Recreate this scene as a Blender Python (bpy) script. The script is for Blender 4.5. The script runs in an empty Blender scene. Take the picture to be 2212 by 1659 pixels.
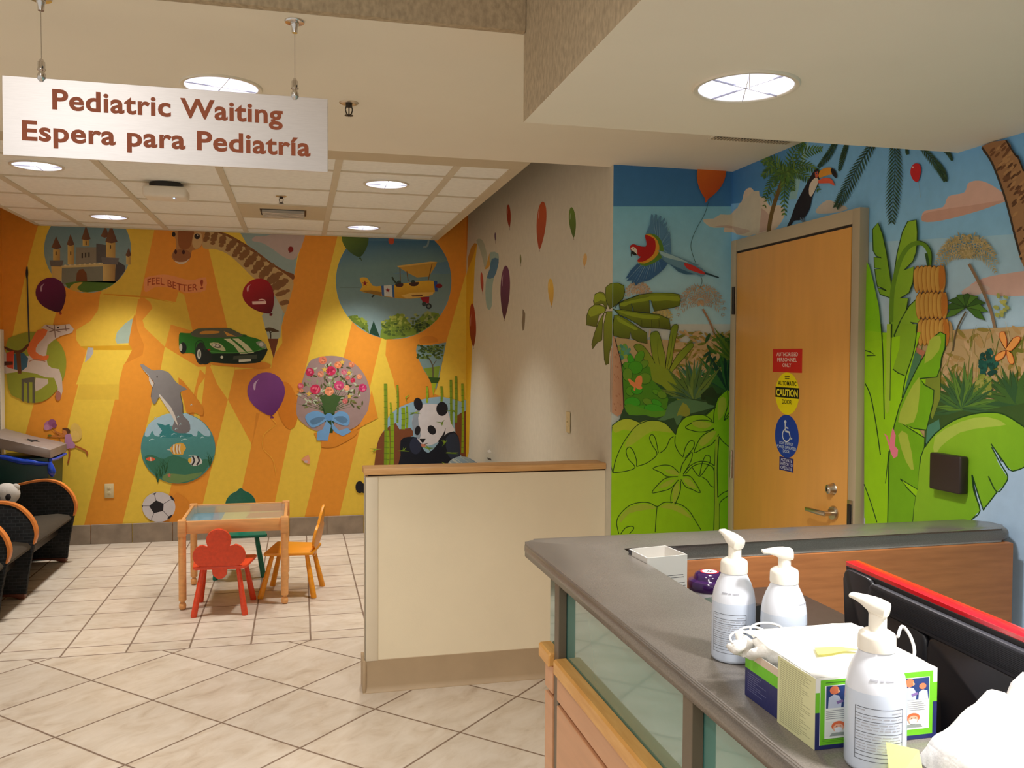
import bpy, bmesh, math, random
from math import sin, cos, pi, radians, sqrt, atan2, hypot, floor
from mathutils import Vector, Matrix
from mathutils.geometry import tessellate_polygon

S = bpy.context.scene
C = S.collection
random.seed(7)

# ------------------------------------------------------------------ camera
FPX, CH = 1900.0, 1.6
YAW, PITCH, ROLL = radians(13.612388), radians(1.781343), radians(0.3)
cF = Vector((sin(YAW)*cos(PITCH), cos(YAW)*cos(PITCH), -sin(PITCH)))
_R = Vector((cos(YAW), -sin(YAW), 0.0))
_U = _R.cross(cF)
cR = cos(ROLL)*_R + sin(ROLL)*_U
cU = cos(ROLL)*_U - sin(ROLL)*_R
cam_d = bpy.data.cameras.new('camera')
cam_d.sensor_width = 36.0
cam_d.lens = FPX/2212.0*36.0
cam_d.clip_start = 0.05
cam = bpy.data.objects.new('camera', cam_d)
C.objects.link(cam)
M = Matrix((cR, cU, -cF)).transposed().to_4x4()
M.translation = Vector((0, 0, CH))
cam.matrix_world = M
S.camera = cam

# ------------------------------------------------------------------ view + world
S.view_settings.view_transform = 'Standard'
S.view_settings.look = 'None'
S.view_settings.exposure = 0.0
S.view_settings.gamma = 1.0
S.view_settings.use_curve_mapping = False
W = bpy.data.worlds.new('hall_light')
S.world = W
W.use_nodes = True
bg = W.node_tree.nodes['Background']
bg.inputs[0].default_value = (1.0, 0.96, 0.90, 1)
bg.inputs[1].default_value = 0.66

LAMP_TILE, LAMP_HALL, LAMP_DESK, LAMP_COLOR = 12.0, 10.0, 15.0, (1.0, 0.97, 0.93)

# ------------------------------------------------------------------ helpers
def s2l(v):
    v = v/255.0
    return v/12.92 if v <= 0.04045 else ((v+0.055)/1.055)**2.4
def L(c):
    return (s2l(c[0]), s2l(c[1]), s2l(c[2]), 1.0)

def ray(x, y):
    return cF*FPX + cR*(x-1106.0) - cU*(y-829.5)
def on(x, y, ax, val):
    "point of the plane axis=val that the photograph shows at x, y (used to measure the painted walls)"
    d = ray(x, y); o = Vector((0, 0, CH))
    return o + d*((val-o[ax])/d[ax])

def mat(name, col, rough=0.6, metal=0.0, var=0.06, vscale=8.0, bump=0.0, bscale=60.0, spec=0.5,
        coat=0.0, alpha=1.0, emit=None, estr=0.0, trans=0.0, stretch=None, col2=None, sss=0.0):
    m = bpy.data.materials.new(name); m.use_nodes = True
    nt = m.node_tree; N = nt.nodes; p = N['Principled BSDF']
    base = L(col)
    tc = N.new('ShaderNodeTexCoord'); mp = N.new('ShaderNodeMapping')
    nt.links.new(tc.outputs['Object'], mp.inputs[0])
    if stretch: mp.inputs['Scale'].default_value = stretch
    no = N.new('ShaderNodeTexNoise'); no.inputs['Scale'].default_value = vscale
    no.inputs['Detail'].default_value = 4.0
    nt.links.new(mp.outputs[0], no.inputs['Vector'])
    mx = N.new('ShaderNodeMix'); mx.data_type = 'RGBA'
    c2 = L(col2) if col2 else tuple(min(1, v*(1+var*2)) for v in base[:3])+(1,)
    c1 = base if col2 else tuple(v*(1-var*2) for v in base[:3])+(1,)
    mx.inputs[6].default_value = c1; mx.inputs[7].default_value = c2
    cr = N.new('ShaderNodeMapRange'); cr.inputs['From Min'].default_value = .3; cr.inputs['From Max'].default_value = .7
    nt.links.new(no.outputs[0], cr.inputs[0]); nt.links.new(cr.outputs[0], mx.inputs[0])
    nt.links.new(mx.outputs[2], p.inputs['Base Color'])
    p.inputs['Roughness'].default_value = rough
    p.inputs['Metallic'].default_value = metal
    p.inputs['Specular IOR Level'].default_value = spec
    p.inputs['Coat Weight'].default_value = coat
    p.inputs['Coat Roughness'].default_value = .08
    p.inputs['Transmission Weight'].default_value = trans
    p.inputs['Subsurface Weight'].default_value = sss
    p.inputs['Subsurface Radius'].default_value = (.02, .02, .02)
    p.inputs['Alpha'].default_value = alpha
    if emit:
        p.inputs['Emission Color'].default_value = L(emit); p.inputs['Emission Strength'].default_value = estr
    if bump:
        n2 = N.new('ShaderNodeTexNoise'); n2.inputs['Scale'].default_value = bscale; n2.inputs['Detail'].default_value = 3
        nt.links.new(mp.outputs[0], n2.inputs['Vector'])
        b = N.new('ShaderNodeBump'); b.inputs['Strength'].default_value = bump; b.inputs['Distance'].default_value = .004
        nt.links.new(n2.outputs[0], b.inputs['Height']); nt.links.new(b.outputs[0], p.inputs['Normal'])
    return m

def paint_mat(name, rough=0.55, spec=0.3, var=0.035):
    "paint whose pigment is kept in the mesh colours, with a faint roller texture"
    m = bpy.data.materials.new(name); m.use_nodes = True
    nt = m.node_tree; N = nt.nodes; p = N['Principled BSDF']
    a = N.new('ShaderNodeVertexColor'); a.layer_name = 'Col'
    tc = N.new('ShaderNodeTexCoord')
    no = N.new('ShaderNodeTexNoise'); no.inputs['Scale'].default_value = 22; no.inputs['Detail'].default_value = 5
    nt.links.new(tc.outputs['Object'], no.inputs['Vector'])
    mr = N.new('ShaderNodeMapRange'); mr.inputs['From Min'].default_value = .3; mr.inputs['From Max'].default_value = .7
    mr.inputs['To Min'].default_value = 1-var; mr.inputs['To Max'].default_value = 1+var
    nt.links.new(no.outputs[0], mr.inputs[0])
    mx = N.new('ShaderNodeMix'); mx.data_type = 'RGBA'; mx.blend_type = 'MULTIPLY'; mx.inputs[0].default_value = 1
    nt.links.new(a.outputs[0], mx.inputs[6]); nt.links.new(mr.outputs[0], mx.inputs[7])
    nt.links.new(mx.outputs[2], p.inputs['Base Color'])
    p.inputs['Roughness'].default_value = rough
    p.inputs['Specular IOR Level'].default_value = spec
    n2 = N.new('ShaderNodeTexNoise'); n2.inputs['Scale'].default_value = 160
    nt.links.new(tc.outputs['Object'], n2.inputs['Vector'])
    b = N.new('ShaderNodeBump'); b.inputs['Strength'].default_value = .12; b.inputs['Distance'].default_value = .002
    nt.links.new(n2.outputs[0], b.inputs['Height']); nt.links.new(b.outputs[0], p.inputs['Normal'])
    return m

def catmull(pts, n=4, closed=True):
    out = []; k = len(pts)
    rng = range(k) if closed else range(k-1)
    for i in rng:
        if closed: a, b, c, d = pts[i-1], pts[i], pts[(i+1) % k], pts[(i+2) % k]
        else: a, b, c, d = pts[max(i-1, 0)], pts[i], pts[i+1], pts[min(i+2, k-1)]
        for j in range(n):
            t = j/n; t2 = t*t; t3 = t2*t
            out.append(tuple(.5*((2*b[q]) + (-a[q]+c[q])*t + (2*a[q]-5*b[q]+4*c[q]-d[q])*t2 + (-a[q]+3*b[q]-3*c[q]+d[q])*t3) for q in range(len(b))))
    if not closed: out.append(tuple(pts[-1]))
    return out

class MB:
    "collects shapes for ONE mesh object"
    def __init__(s):
        s.bm = bmesh.new(); s.col = s.bm.loops.layers.float_color.new('Col')
    def _c(s, faces, mi, color):
        for f in faces:
            f.material_index = mi
            if color is not None:
                cc = L(color)
                for l in f.loops: l[s.col] = cc
    def face(s, pts, mi=0, color=None):
        vs = [s.bm.verts.new(p) for p in pts]
        try: f = s.bm.faces.new(vs)
        except ValueError: return None
        s._c([f], mi, color); return f
    def ngon(s, pts, mi=0, color=None):
        "concave flat polygon, triangulated"
        vs = [s.bm.verts.new(p) for p in pts]
        fs = []
        for t in tessellate_polygon([[Vector(p) for p in pts]]):
            try: fs.append(s.bm.faces.new([vs[i] for i in t]))
            except ValueError: pass
        s._c(fs, mi, color); return fs
    def box(s, a, b, mi=0, bev=0.0, seg=2, color=None, M=None):
        x0, y0, z0 = a; x1, y1, z1 = b
        P = [(x0,y0,z0),(x1,y0,z0),(x1,y1,z0),(x0,y1,z0),(x0,y0,z1),(x1,y0,z1),(x1,y1,z1),(x0,y1,z1)]
        vs = [s.bm.verts.new(p) for p in P]
        fs = [s.bm.faces.new([vs[i] for i in q]) for q in ((3,2,1,0),(4,5,6,7),(0,1,5,4),(1,2,6,5),(2,3,7,6),(3,0,4,7))]
        s._c(fs, mi, color)
        if bev:
            es = list({e for f in fs for e in f.edges})
            r = bmesh.ops.bevel(s.bm, geom=es, offset=bev, segments=seg, affect='EDGES', profile=.5)
            s._c(r['faces'], mi, color)
            vs = list({v for v in vs if v.is_valid} | set(r['verts']))
        if M is not None:
            allv = set(v for v in vs if v.is_valid)
            bmesh.ops.transform(s.bm, matrix=M, verts=list(allv))
        return fs
    def prism(s, poly, ax, d0, d1, mi=0, bev=0.0, seg=2, color=None, M=None):
        "poly: 2D outline in the two other axes (in order), extruded along ax from d0 to d1"
        def P(u, v, d):
            return {0: (d, u, v), 1: (u, d, v), 2: (u, v, d)}[ax]
        n = len(poly)
        a = [s.bm.verts.new(P(u, v, d0)) for u, v in poly]
        b = [s.bm.verts.new(P(u, v, d1)) for u, v in poly]
        sides = [s.bm.faces.new([a[i], a[(i+1) % n], b[(i+1) % n], b[i]]) for i in range(n)]
        c0 = s.bm.faces.new(a[::-1]); c1 = s.bm.faces.new(b)
        fs = sides+[c0, c1]
        s._c(fs, mi, color)
        allv = set(a+b)
        if bev:
            es = list(c0.edges)+list(c1.edges)
            r = bmesh.ops.bevel(s.bm, geom=es, offset=bev, segments=seg, affect='EDGES', profile=.5)
            s._c(r['faces'], mi, color)
            allv = {v for v in allv if v.is_valid} | set(r['verts'])
        fs = list({f for v in allv for f in v.link_faces})
        bmesh.ops.recalc_face_normals(s.bm, faces=fs)
        if M is not None: bmesh.ops.transform(s.bm, matrix=M, verts=list(allv))
        return fs
    def lathe(s, prof, c=(0,0,0), seg=24, mi=0, color=None, M=None, sy=1.0):
        rings = []; allv = []
        for r, z in prof:
            if r < 1e-6:
                v = s.bm.verts.new((c[0], c[1], c[2]+z)); rings.append([v]); allv.append(v)
            else:
                rg = [s.bm.verts.new((c[0]+r*cos(2*pi*i/seg), c[1]+sy*r*sin(2*pi*i/seg), c[2]+z)) for i in range(seg)]
                rings.append(rg); allv += rg
        fs = []
        for A, B in zip(rings, rings[1:]):
            for i in range(seg):
                j = (i+1) % seg
                if len(A) == 1 and len(B) == 1: continue
                if len(A) == 1: fs.append(s.bm.faces.new([A[0], B[j], B[i]]))
                elif len(B) == 1: fs.append(s.bm.faces.new([A[i], A[j], B[0]]))
                else: fs.append(s.bm.faces.new([A[i], A[j], B[j], B[i]]))
        s._c(fs, mi, color)
        bmesh.ops.recalc_face_normals(s.bm, faces=fs)
        if M is not None: bmesh.ops.transform(s.bm, matrix=M, verts=allv)
        return fs
    def tube(s, pts, rad, seg=10, mi=0, color=None, cap=True, M=None):
        pts = [Vector(p) for p in pts]; n = len(pts)
        rads = rad if isinstance(rad, (list, tuple)) else [rad]*n
        rings = []; up = None; allv = []
        for i, p in enumerate(pts):
            t = (pts[min(i+1, n-1)]-pts[max(i-1, 0)]).normalized()
            if up is None: up = Vector((0,0,1)) if abs(t.z) < .9 else Vector((1,0,0))
            a = t.cross(up)
            if a.length < 1e-5: a = t.cross(Vector((0,1,0)))
            a.normalize(); b = a.cross(t).normalized(); up = b
            rg = [s.bm.verts.new(p + (a*cos(2*pi*k/seg) + b*sin(2*pi*k/seg))*rads[i]) for k in range(seg)]
            rings.append(rg); allv += rg
        fs = []
        for A, B in zip(rings, rings[1:]):
            for i in range(seg):
                j = (i+1) % seg
                fs.append(s.bm.faces.new([A[i], A[j], B[j], B[i]]))
        if cap:
            fs.append(s.bm.faces.new(rings[0][::-1])); fs.append(s.bm.faces.new(rings[-1]))
        s._c(fs, mi, color)
        bmesh.ops.recalc_face_normals(s.bm, faces=fs)
        if M is not None: bmesh.ops.transform(s.bm, matrix=M, verts=allv)
        return fs
    def mesh(s, name, mats, smooth=35):
        me = bpy.data.meshes.new(name)
        s.bm.normal_update(); s.bm.to_mesh(me); s.bm.free()
        for m in (mats if isinstance(mats, (list, tuple)) else [mats]): me.materials.append(m)
        if smooth:
            me.polygons.foreach_set('use_smooth', [True]*len(me.polygons))
            me.set_sharp_from_angle(angle=radians(smooth))
        return me
    def obj(s, name, mats, parent=None, smooth=35, world=False):
        o = bpy.data.objects.new(name, s.mesh(name, mats, smooth)); C.objects.link(o)
        if parent is not None:
            o.parent = parent
            if world:
                q = parent; off = Vector((0, 0, 0))
                while q is not None: off += q.location; q = q.parent
                o.location = -off
        return o

def tag(o, label=None, cat=None, group=None, kind=None):
    if label: o['label'] = label
    if cat: o['category'] = cat
    if group: o['group'] = group
    if kind: o['kind'] = kind
    return o
def thing(name, label, cat, loc=(0,0,0), rz=0.0, group=None):
    o = bpy.data.objects.new(name, None); o.empty_display_size = .1; C.objects.link(o)
    o.location = loc; o.rotation_euler = (0, 0, rz)
    return tag(o, label, cat, group)
def struct(mb, name, mats, smooth=0):
    return tag(mb.obj(name, mats, smooth=smooth), kind='structure')
def copy_thing(root, loc=None, rz=None, label=None, parent=None):
    c = root.copy(); C.objects.link(c); c.parent = parent
    if loc is not None: c.location = loc
    if rz is not None: c.rotation_euler = (0, 0, rz)
    if label: c['label'] = label
    for ch in [o for o in C.objects if o.parent == root]: copy_thing(ch, parent=c)
    return c

def text_polys(txt, size=1.0, bold=0.0, spacing=1.0):
    "outline letters as triangles, x right, y up, starting at 0,0; returns (verts, faces, width)"
    cu = bpy.data.curves.new('t', 'FONT'); cu.body = txt; cu.size = size; cu.offset = bold*size
    cu.space_character = spacing; cu.resolution_u = 4
    o = bpy.data.objects.new('t', cu); C.objects.link(o)
    dg = bpy.context.evaluated_depsgraph_get(); dg.update()
    me = bpy.data.meshes.new_from_object(o.evaluated_get(dg))
    vs = [v.co.copy() for v in me.vertices]; fs = [list(p.vertices) for p in me.polygons]
    bpy.data.objects.remove(o); bpy.data.curves.remove(cu); bpy.data.meshes.remove(me)
    x0 = min(v.x for v in vs); x1 = max(v.x for v in vs)
    for v in vs: v.x -= x0
    return vs, fs, x1-x0
def add_text(mb, txt, fn, width=None, height=None, size=1.0, bold=0.0, mi=0, color=None, align='c', spacing=1.0):
    "fn(u, v) -> 3D point; u centred (or from 0 with align l); v from the baseline"
    vs, fs, w = text_polys(txt, size, bold, spacing)
    y1 = max(v.y for v in vs)
    sx = width/w if width else 1.0
    sy = height/y1 if height else (sx if width else 1.0)
    if height and not width: sx = sy
    off = {'c': -w*sx/2, 'l': 0, 'r': -w*sx}[align]
    bv = [mb.bm.verts.new(fn(v.x*sx+off, v.y*sy)) for v in vs]
    out = []
    for f in fs:
        try: out.append(mb.bm.faces.new([bv[i] for i in f]))
        except ValueError: pass
    mb._c(out, mi, color)
# ------------------------------------------------------------------ materials
m_plaster = mat('ceiling_plaster', (238,230,212), .8, var=.015, vscale=1.5, bump=.05, bscale=200)
m_paper = mat('woven_wallcovering', (178,160,132), .85, var=.10, vscale=70, bump=.25, bscale=160, stretch=(1,1,.6))
m_wallpaint = mat('cream_wall_paint', (236,222,192), .7, var=.015, vscale=3, bump=.08, bscale=220)
m_graywall = mat('beige_wallcovering', (214,200,176), .75, var=.03, vscale=60, bump=.12, bscale=220)
m_gridmetal = mat('ceiling_grid_paint', (214,204,182), .6, var=.01)
m_wood = mat('maple', (222,172,112), .4, var=.07, vscale=9, stretch=(1,12,12), col2=(205,150,88), bump=.05)
m_woodx = mat('maple_cap', (226,178,120), .4, var=.07, vscale=9, stretch=(1,10,12), col2=(210,158,98))
m_rubber = mat('taupe_rubber_base', (176,152,120), .55, var=.02)
m_stone = mat('stone_tile_base', (150,134,116), .5, var=.10, vscale=9, bump=.1, bscale=60)
m_white = mat('white_plastic', (235,228,214), .45, var=.01)
m_chrome = mat('chrome', (215,210,205), .18, 1.0, var=.02)
m_dark = mat('dark_metal', (60,54,48), .4, .6, var=.03)
m_brushed = mat('satin_steel', (190,180,165), .35, 1.0, var=.04, vscale=40, stretch=(1,1,12))
m_paintcol = paint_mat('wall_paint_colours')

# --- floor: axis-aligned tiles beyond y = 5.03, diagonal tiles before it
def floor_mat():
    m = bpy.data.materials.new('stone_floor_tiles'); m.use_nodes = True
    nt = m.node_tree; N = nt.nodes; lk = nt.links; p = N['Principled BSDF']
    tc = N.new('ShaderNodeTexCoord'); sp = N.new('ShaderNodeSeparateXYZ'); lk.new(tc.outputs['Object'], sp.inputs[0])
    def mth(op, a, b=None, c=None):
        n = N.new('ShaderNodeMath'); n.operation = op
        for i, v in enumerate((a, b, c)):
            if v is None: continue
            if isinstance(v, (int, float)): n.inputs[i].default_value = v
            else: lk.new(v, n.inputs[i])
        return n.outputs[0]
    X, Y = sp.outputs[0], sp.outputs[1]
    # small wobble so that joints are not ruler-straight
    wn = N.new('ShaderNodeTexNoise'); wn.inputs['Scale'].default_value = 3; lk.new(tc.outputs['Object'], wn.inputs['Vector'])
    wob = mth('MULTIPLY', mth('SUBTRACT', wn.outputs[0], .5), .006)
    X2 = mth('ADD', X, wob); Y2 = mth('ADD', Y, wob)
    far = mth('GREATER_THAN', Y, 5.03)
    uf = mth('DIVIDE', mth('ADD', X2, 1.555), .323); vf = mth('DIVIDE', mth('SUBTRACT', Y2, 5.18), .3255)
    un = mth('DIVIDE', mth('SUBTRACT', mth('ADD', X2, Y2), 4.305), .663); vn = mth('DIVIDE', mth('SUBTRACT', mth('SUBTRACT', Y2, X2), 4.305), .663)
    def mixf(a, b): return mth('ADD', mth('MULTIPLY', a, mth('SUBTRACT', 1, far)), mth('MULTIPLY', b, far))
    u = mixf(un, uf); v = mixf(vn, vf)
    size = mixf(.469, .324)
    def edge(t):   # distance to nearest joint in metres
        fr = mth('FRACT', t)
        return mth('MULTIPLY', mth('MINIMUM', fr, mth('SUBTRACT', 1, fr)), size)
    du = edge(u); dv = edge(v)
    dy = mth('ABSOLUTE', mth('SUBTRACT', Y, 5.03))
    d = mth('MINIMUM', mth('MINIMUM', du, dv), dy)
    mr = N.new('ShaderNodeMapRange'); mr.interpolation_type = 'SMOOTHSTEP'
    mr.inputs['From Min'].default_value = .0022; mr.inputs['From Max'].default_value = .0075
    lk.new(d, mr.inputs[0]); tile = mr.outputs[0]
    cb = N.new('ShaderNodeCombineXYZ'); lk.new(mth('FLOOR', u), cb.inputs[0]); lk.new(mth('FLOOR', v), cb.inputs[1]); lk.new(far, cb.inputs[2])
    wh = N.new('ShaderNodeTexWhiteNoise'); lk.new(cb.outputs[0], wh.inputs['Vector'])
    # veining, its direction kept with the tile axes
    vadd = N.new('ShaderNodeVectorMath'); vadd.operation = 'MULTIPLY_ADD'
    cuv = N.new('ShaderNodeCombineXYZ'); lk.new(u, cuv.inputs[0]); lk.new(v, cuv.inputs[1])
    vadd.inputs[1].default_value = (1.6, 3.2, 1)
    lk.new(cuv.outputs[0], vadd.inputs[0]); lk.new(wh.outputs['Color'], vadd.inputs[2])
    n1 = N.new('ShaderNodeTexNoise'); n1.inputs['Scale'].default_value = 1.6; n1.inputs['Detail'].default_value = 6; n1.inputs['Roughness'].default_value = .62
    n1.inputs['Distortion'].default_value = .6
    lk.new(vadd.outputs[0], n1.inputs['Vector'])
    n2 = N.new('ShaderNodeTexNoise'); n2.inputs['Scale'].default_value = 2.2; n2.inputs['Detail'].default_value = 5
    lk.new(tc.outputs['Object'], n2.inputs['Vector'])
    cr = N.new('ShaderNodeValToRGB'); e = cr.color_ramp.elements
    e[0].position = .26; e[0].color = L((178,160,140)); e[1].position = .52; e[1].color = L((206,192,174))
    k = cr.color_ramp.elements.new(.40); k.color = L((198,182,162)); k = cr.color_ramp.elements.new(.75); k.color = L((216,204,188))
    lk.new(n1.outputs[0], cr.inputs[0])
    val = mth('ADD', .90, mth('MULTIPLY', wh.outputs['Value'], .10))
    val = mth('MULTIPLY', val, mth('ADD', .86, mth('MULTIPLY', n2.outputs[0], .28)))
    mm = N.new('ShaderNodeMix'); mm.data_type = 'RGBA'; mm.blend_type = 'MULTIPLY'; mm.inputs[0].default_value = 1
    lk.new(cr.outputs[0], mm.inputs[6]); lk.new(val, mm.inputs[7])
    mg = N.new('ShaderNodeMix'); mg.data_type = 'RGBA'; mg.inputs[6].default_value = L((120,98,80))
    lk.new(tile, mg.inputs[0]); lk.new(mm.outputs[2], mg.inputs[7])
    lk.new(mg.outputs[2], p.inputs['Base Color'])
    rr = mth('SUBTRACT', .80, mth('MULTIPLY', tile, .42)); lk.new(rr, p.inputs['Roughness'])
    b = N.new('ShaderNodeBump'); b.inputs['Strength'].default_value = .5; b.inputs['Distance'].default_value = .002
    hh = mth('ADD', tile, mth('MULTIPLY', n1.outputs[0], .15)); lk.new(hh, b.inputs['Height']); lk.new(b.outputs[0], p.inputs['Normal'])
    p.inputs['Specular IOR Level'].default_value = .35
    return m
m_floor = floor_mat()

# ------------------------------------------------------------------ the room
XL, XG, XD, XC = -2.36, 1.50, 2.14, -2.10   # left wall, grey wall, door wall, left edge of the tile ceiling
YB, YM, YS = 8.00, 4.103, 2.528         # back wall, jungle wall, bulkhead face
ZP, ZT, ZS = 2.543, 2.66, 2.288         # plaster ceiling, tile ceiling, soffit
b = MB(); b.box((-4.2,-5.5,-.08), (2.3,8.2,0)); struct(b, 'floor', m_floor)
b = MB(); b.box((-4.2,YS,ZP), (XD,4.16,3.5)); struct(b, 'ceiling', m_plaster)
b = MB(); b.box((.642,-2.5,ZS), (XD,YS-.002,3.5))
for f in b.bm.faces:
    if f.normal.x < -.9: f.material_index = 1
b.bm.normal_update()
for f in b.bm.faces: f.material_index = 1 if f.normal.x < -.9 else 0
struct(b, 'ceiling_soffit', [m_plaster, m_paper])
b = MB(); b.box((-4.2,YS-.03,ZP), (.64,YS-.001,3.5)); struct(b, 'wall_bulkhead', m_paper)
b = MB(); b.box((-4.2,-5.5,3.5), (XD,YS,3.56)); struct(b, 'ceiling_high', m_plaster)
b = MB(); b.box((XL-.1,4.16,3.5), (XG+.2,8.2,3.56)); struct(b, 'ceiling_plenum', m_plaster)

# suspended tile ceiling: recessed tiles, tees, wide border
def tile_ceiling():
    b = MB()
    x1 = 1.23; y0 = 4.17
    b.box((XC,y0,ZT+.008), (x1,YB,ZT+.03), 0)
    gx = [-1.74, -1.09, -.44, .215, .865]
    for x in gx: b.box((x-.020,y0,ZT), (x+.020,YB,ZT+.012), 1)
    for y in TEE_Y: b.box((XC,y-.009,ZT+.001), (x1,y+.009,ZT+.012), 1)
    b.box((x1-.065,4.8605,ZT-.004), (x1,YB,ZT+.03), 2)
    b.box((XC,y0,ZT-.004), (x1,4.86,ZT+.03), 2)
    b.box((XC,YB-.025,ZT-.001), (x1,YB,ZT+.012), 1)
    b.box((XC,4.86,ZT-.001), (XC+.025,YB,ZT+.012), 1)
    return b
TEE_Y = [5.20, 5.833, 6.463, 7.10, 7.73]
m_acoustic = mat('acoustic_tile', (246,246,240), .85, var=.02, vscale=30, bump=.2, bscale=400)
m_border = mat('ceiling_border_paint', (206,192,164), .7, var=.01)
struct(tile_ceiling(), 'ceiling_tiles', [m_acoustic, m_gridmetal, m_border])

# partition (low wall) with cap and rubber base
t = thing('half_wall', 'low cream half wall with maple cap and taupe base beside the waiting area', 'half wall', (.9,4.24,0))
b = MB(); b.box((.305,4.18,.0), (1.499,4.30,1.030)); b.obj('wall_panel', m_wallpaint, t, 0, True)
b = MB(); b.box((.300,4.1765,.15), (.362,4.1805,1.026), bev=.001); b.box((.300,4.1765,.15),(.304,4.24,1.026), bev=.001)
b.obj('corner_guard', mat('ivory_corner_guard',(226,213,188),.45,var=.01), t, 35, True)
b = MB(); b.box((.318,4.19,1.029), (1.499,4.29,1.038)); b.obj('shadow_gap', mat('painted_gap_shade',(60,46,34),.8), t, 0, True)  # dark strip: the shadow line under the cap is put into its colour
b = MB(); b.box((.297,4.168,1.038), (1.499,4.312,1.068), bev=.003); b.obj('wood_cap', m_woodx, t, 35, True)
b = MB()
prof = [(4.181,.155),(4.178,.152),(4.178,.028),(4.174,.012),(4.164,.002),(4.164,0),(4.181,0)]
b.prism(prof, 0, .292, 1.499)
b.box((.290,4.166,0), (.3045,4.305,.155), bev=.003)
b.obj('rubber_base', m_rubber, t, 40, True)

# baseboard of the back wall
b = MB()
x = XL+.005
while x < 1.49:
    x1 = min(x+.322, 1.495); b.box((x,YB-.014,0), (x1-.002,YB-.001,.165), bev=.0015, seg=1); x += .3245
struct(b, 'baseboard_back', m_stone)
b = MB(); b.box((XL+.001,4.5,0), (XL+.013,YB-.015,.165)); struct(b, 'baseboard_left', m_stone)
b = MB(); b.box((XL+.0015,7.90,.166), (XL+.013,7.985,1.80), bev=.004); struct(b, 'trim_1', m_white)

# ------------------------------------------------------------------ downlights
m_glow = mat('lit_reflector', (240,240,250), .3, emit=(226,230,255), estr=1.15)
m_ring = mat('downlight_ring', (232,224,206), .35, var=.01)
m_fin = mat('reflector_fin', (170,168,180), .3, .5)
m_lamp = mat('lit_lamp', (255,255,255), .3, emit=(250,250,255), estr=3.0)
def downlight(x, y, z, label, r=.128, energy=20.0, spread=92, rot=0.0, group='recessed ceiling downlights', lamp=True):
    t = thing('ceiling_downlight', label, 'ceiling light', (x, y, z), rot, group)
    b = MB(); b.lathe([(r*.97,.006),(r*.97,-.003),(r*1.0,-.006),(r*1.07,-.006),(r*1.10,-.001),(r*1.10,.0)], seg=48); b.obj('trim_ring', m_ring, t, 40)
    b = MB(); b.lathe([(0,-.0012),(r*.55,-.0012),(r*.985,-.0012)], seg=48)
    b.obj('reflector', m_glow, t, 40)
    b = MB(); b.box((-.0012,-r*.96,-.005), (.0012,r*.96,-.0016)); b.box((-r*.96,-.0012,-.005), (r*.96,.0012,-.0016))
    b.obj('baffle', m_fin, t, 0)
    if lamp:
        b = MB(); b.lathe([(0,-.0022),(r*.52,-.0022),(r*.52,-.0013)], c=(r*.2,-r*.25,0), seg=24); b.obj('lamp', m_lamp, t, 40)
    ld = bpy.data.lights.new('downlight_lamp', 'AREA'); ld.shape = 'DISK'; ld.size = r*1.5
    ld.energy = energy; ld.spread = radians(spread); ld.color = LAMP_COLOR
    lo = bpy.data.objects.new('downlight_lamp', ld); C.objects.link(lo)
    lo.parent = t; lo.location = (0, 0, -.012)
    return t
for x, y, lab, e in ((-1.44,5.51,'round downlight in the tile ceiling nearest the sign, left side',LAMP_TILE),
                  (-1.43,7.40,'round downlight in the tile ceiling above the painted castle',LAMP_TILE),
                  (.53,5.53,'round downlight in the tile ceiling right of the air vent, nearer one',LAMP_TILE),
                  (.52,7.43,'round downlight in the tile ceiling above the painted aeroplane',LAMP_TILE)):
    downlight(x, y, ZT+.006, lab, .130, e, 86)
downlight(-.263, 3.275, ZP, 'round downlight in the plaster ceiling half hidden behind the hanging sign', .128, LAMP_HALL, rot=.3)
DL = downlight(1.104, 2.054, ZS, 'large bright round downlight in the soffit above the reception desk', .122, LAMP_DESK, 135, rot=.35)
# bent reflector blade hanging out of the desk light
b = MB(); b.prism([(.115,-.002),(.115,-.006),(-.085,-.006),(-.118,-.040),(-.124,-.040),(-.120,-.002)], 0, -.001, .001)
o = b.obj('bent_blade', mat('bright_reflector_metal', (236,236,240), .35, .4, var=0), DL, 0); o.rotation_euler = (0,0,radians(-24)-.35)
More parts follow.
